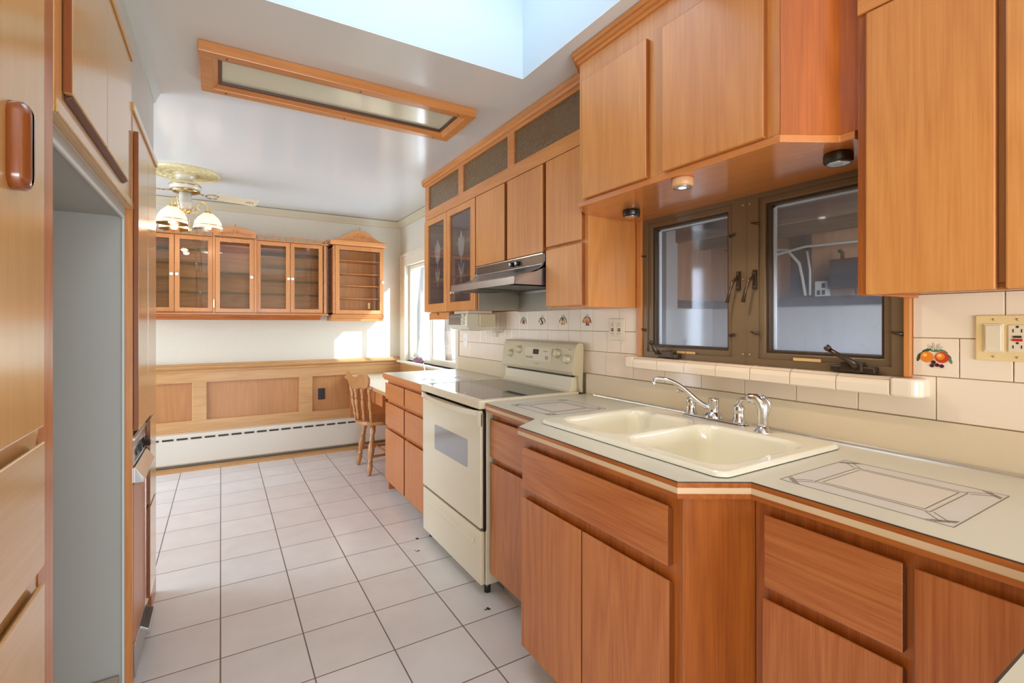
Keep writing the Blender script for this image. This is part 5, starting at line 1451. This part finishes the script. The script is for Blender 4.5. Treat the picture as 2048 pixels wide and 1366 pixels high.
# ================================================================== ceiling things
t = thing('ceiling_light_fixture', 'long recessed ceiling light with oak frame and pale diffuser', 'ceiling light', (.53, 2.43, 2.352))
obj('frame', MB().plate([(-.078, 2.242), (1.135, 2.242), (1.135, 2.632), (-.078, 2.632)], [[(-.030, 2.290), (1.087, 2.290), (1.087, 2.584), (-.030, 2.584)]], 'Z', 2.356, 2.3995), oak['X'], t, 0.003)
mb = MB()
O = [(-.030, 2.290), (1.087, 2.290), (1.087, 2.584), (-.030, 2.584)]; I_ = [(-.008, 2.312), (1.065, 2.312), (1.065, 2.562), (-.008, 2.562)]
for i in range(4):
    a, b = O[i], O[(i + 1) % 4]; c_, d_ = I_[i], I_[(i + 1) % 4]
    mb._add([(a[0], a[1], 2.360), (b[0], b[1], 2.360), (d_[0], d_[1], 2.376), (c_[0], c_[1], 2.376), (a[0], a[1], 2.399), (b[0], b[1], 2.399), (d_[0], d_[1], 2.399), (c_[0], c_[1], 2.399)],
            [(0, 1, 2, 3), (7, 6, 5, 4), (0, 4, 5, 1), (2, 6, 7, 3), (1, 5, 6, 2), (3, 7, 4, 0)])
obj('inner_moulding', mb, oak['X'], t)
obj('brown_rim', MB().plate(I_, [[(.004, 2.324), (1.053, 2.324), (1.053, 2.550), (.004, 2.550)]], 'Z', 2.372, 2.398), m_brownrim, t)
obj('diffuser', MB().box(.000, 1.057, 2.320, 2.554, 2.384, 2.388), m_diffuser, t)
for x in (.02, .55, 1.04):
    for y in (2.268, 2.606): obj('screw', MB().ball((x, y, 2.356), .004), m_brownrim, t)

MX, MY = -.225, 4.29
mb = MB(); nr_, na_ = 44, 144; vs = []
for i in range(nr_ + 1):
    r_ = .07 + .152 * i / nr_
    for k in range(na_):
        a = 2 * math.pi * k / na_; u = i / nr_
        d_ = .012
        if .08 < u < .42: d_ += .007 * abs(math.sin(a * 8)) * math.sin((u - .08) / .34 * math.pi)
        elif .46 < u < .80: d_ += .008 * max(0, math.sin(a * 24 + math.sin(u * 20) * 1.2)) * math.sin((u - .46) / .34 * math.pi)
        elif u > .86: d_ += .006 * math.sin((u - .86) / .14 * math.pi)
        if u >= 1: d_ = 0
        vs.append((MX + r_ * math.cos(a), MY + r_ * math.sin(a), 2.3995 - d_))
mb._add(vs, [(i * na_ + k, i * na_ + (k + 1) % na_, (i + 1) * na_ + (k + 1) % na_, (i + 1) * na_ + k) for i in range(nr_) for k in range(na_)], 0, True)
mb.lathe([(.072, 0), (.072, .022), (.060, .024), (0, .020)], (MX, MY, 2.3995), (0, 0, -1), 48)
tag(obj('ceiling_medallion', mb, m_medal),
    'round gilt ceiling medallion around the fan mount', 'ceiling medallion')
t = thing('ceiling_fan', 'cream and brass ceiling fan with lit glass shades over the dining end', 'ceiling fan', (MX, MY, 2.37))
obj('canopy', MB().lathe([(.062, 0), (.062, .010), (.050, .030), (.030, .044), (.022, .050)], (MX, MY, 2.3785), (0, 0, -1), 32), m_fanwhite, t)
obj('motor_housing', MB().lathe([(.022, 0), (.060, .004), (.092, .016), (.100, .032), (.100, .050), (.088, .066)], (MX, MY, 2.334), (0, 0, -1), 40), m_fanwhite, t)
obj('motor_trim', MB().lathe([(.088, 0), (.094, .004), (.080, .016), (.050, .022)], (MX, MY, 2.268), (0, 0, -1), 40).lathe([(.1005, 0), (.1025, .004), (.1005, .008)], (MX, MY, 2.303), (0, 0, -1), 40), m_brassant, t)
obj('switch_housing', MB().lathe([(.036, 0), (.040, .004), (.040, .060), (.046, .066), (.050, .075), (.050, .100), (.038, .120), (.018, .134), (.008, .142), (.010, .150), (0, .158)], (MX, MY, 2.250), (0, 0, -1), 32), m_fanwhite, t)
obj('brass_cup', MB().lathe([(.030, 0), (.040, .006), (.034, .018), (.016, .030), (.006, .036), (.009, .044), (0, .052)], (MX, MY, 2.130), (0, 0, -1), 28), m_brass, t)
for ang in (14, 192):
    ca, sa = math.cos(R(ang)), math.sin(R(ang)); px, py = -sa, ca
    def pt(r_, w_, z): return (MX + ca * r_ + px * w_, MY + sa * r_ + py * w_, z)
    zt = 2.262; tilt = .22
    mb = MB()
    mb.tube([pt(.075, 0, zt), pt(.13, 0, zt - .010)], .006, 8)
    for s_ in (-1, 1):
        mb.tube([pt(.13, 0, zt - .010), pt(.15, s_ * .030, zt - .010 + s_ * .030 * tilt * -1), pt(.185, s_ * .034, zt - .010 - s_ * .034 * tilt), pt(.21, s_ * .016, zt - .01 - s_ * .016 * tilt)], .0045, 8)
    b_ = MB(); vs = []; out = [(.19, -.044), (.195, .044), (.475, .056), (.492, .040), (.492, -.040), (.475, -.056)]
    for dz in (.0, .006): vs += [pt(r_, w_, zt - .008 - w_ * tilt + dz) for r_, w_ in out]
    b_._add(vs, [list(range(6)), list(range(6, 12))[::-1]] + [(i, (i + 1) % 6, 6 + (i + 1) % 6, 6 + i) for i in range(6)])
    bo = obj('blade', b_, m_blade, t, 0.001)
    st_ = MB()
    for k in range(9): st_.ball(pt(.41 + .009 * k * .7, .012 * math.sin(k * 1.7), zt - .0095 - .012 * math.sin(k * 1.7) * tilt), .0055, squash=(1, 1, .25), seg=8)
    obj('stencil_flower', st_, m_brassant, bo)
    obj('blade_iron', mb, m_brassant, bo)
for i, ang in enumerate((0, 122, 240)):
    ca, sa = math.cos(R(ang)), math.sin(R(ang)); rr = .142
    def pt(r_, z, w_=0): return (MX + ca * r_ - sa * w_, MY + sa * r_ + ca * w_, z)
    a_ = obj('lamp_arm', MB().tube(bez(pt(.03, 2.125), pt(.07, 2.06), pt(.055, 2.205), pt(.115, 2.195), 12) + bez(pt(.115, 2.195), pt(.138, 2.19), pt(rr, 2.165), pt(rr, 2.125), 6)[1:], .0045, 8)
        .tube([pt(.075 + .016 * math.cos(k), 2.13 + .016 * math.sin(k)) for k in [q * .5 for q in range(11)]], .003, 6), m_brass, t)
    obj('shade_fitter', MB().lathe([(.010, 0), (.026, .004), (.034, .014), (.036, .020), (.031, .026)], pt(rr, 2.133), (0, 0, -1), 24), m_brass, a_)
    sh = obj('glass_shade', MB().lathe([(.030, 0), (.044, .012), (.066, .032), (.084, .062), (.093, .096), (.096, .118), (.0945, .120), (.090, .097), (.081, .063), (.064, .035), (.042, .015), (.028, .003)], pt(rr, 2.115), (0, 0, -1), 40), m_shade, t)
    obj('band_line', MB().lathe([(.0925, 0), (.0945, .002), (.0945, .004), (.0938, .006)], pt(rr, 2.024), (0, 0, -1), 40).lathe([(.0965, 0), (.098, .002), (.0965, .004)], pt(rr, 1.999), (0, 0, -1), 40), m_brass, sh)
    obj('bulb', MB().ball(pt(rr, 2.055), .026), m_bulb, sh)
    l = bpy.data.lights.new('fan_lamp', 'POINT'); l.energy = 3.5; l.color = (1, .78, .55); l.shadow_soft_size = .03
    lo = bpy.data.objects.new('fan_lamp', l); lo.location = pt(rr, 2.005); COL.objects.link(lo)
mb = MB().tube([(MX + .03, MY - .06, 2.10), (MX + .031, MY - .06, 1.99)], .0012, 6).lathe([(.003, 0), (.008, .010), (.010, .024), (.004, .034)], (MX + .031, MY - .06, 1.992), (0, 0, -1), 12)
mb.tube([(MX + .055, MY - .02, 2.10), (MX + .056, MY - .02, 2.02)], .0012, 6).ball((MX + .056, MY - .02, 2.015), .007)
obj('pull_chain', mb, m_brass, t)

for o in bpy.data.objects:
    if '_local' in o: del o['_local']
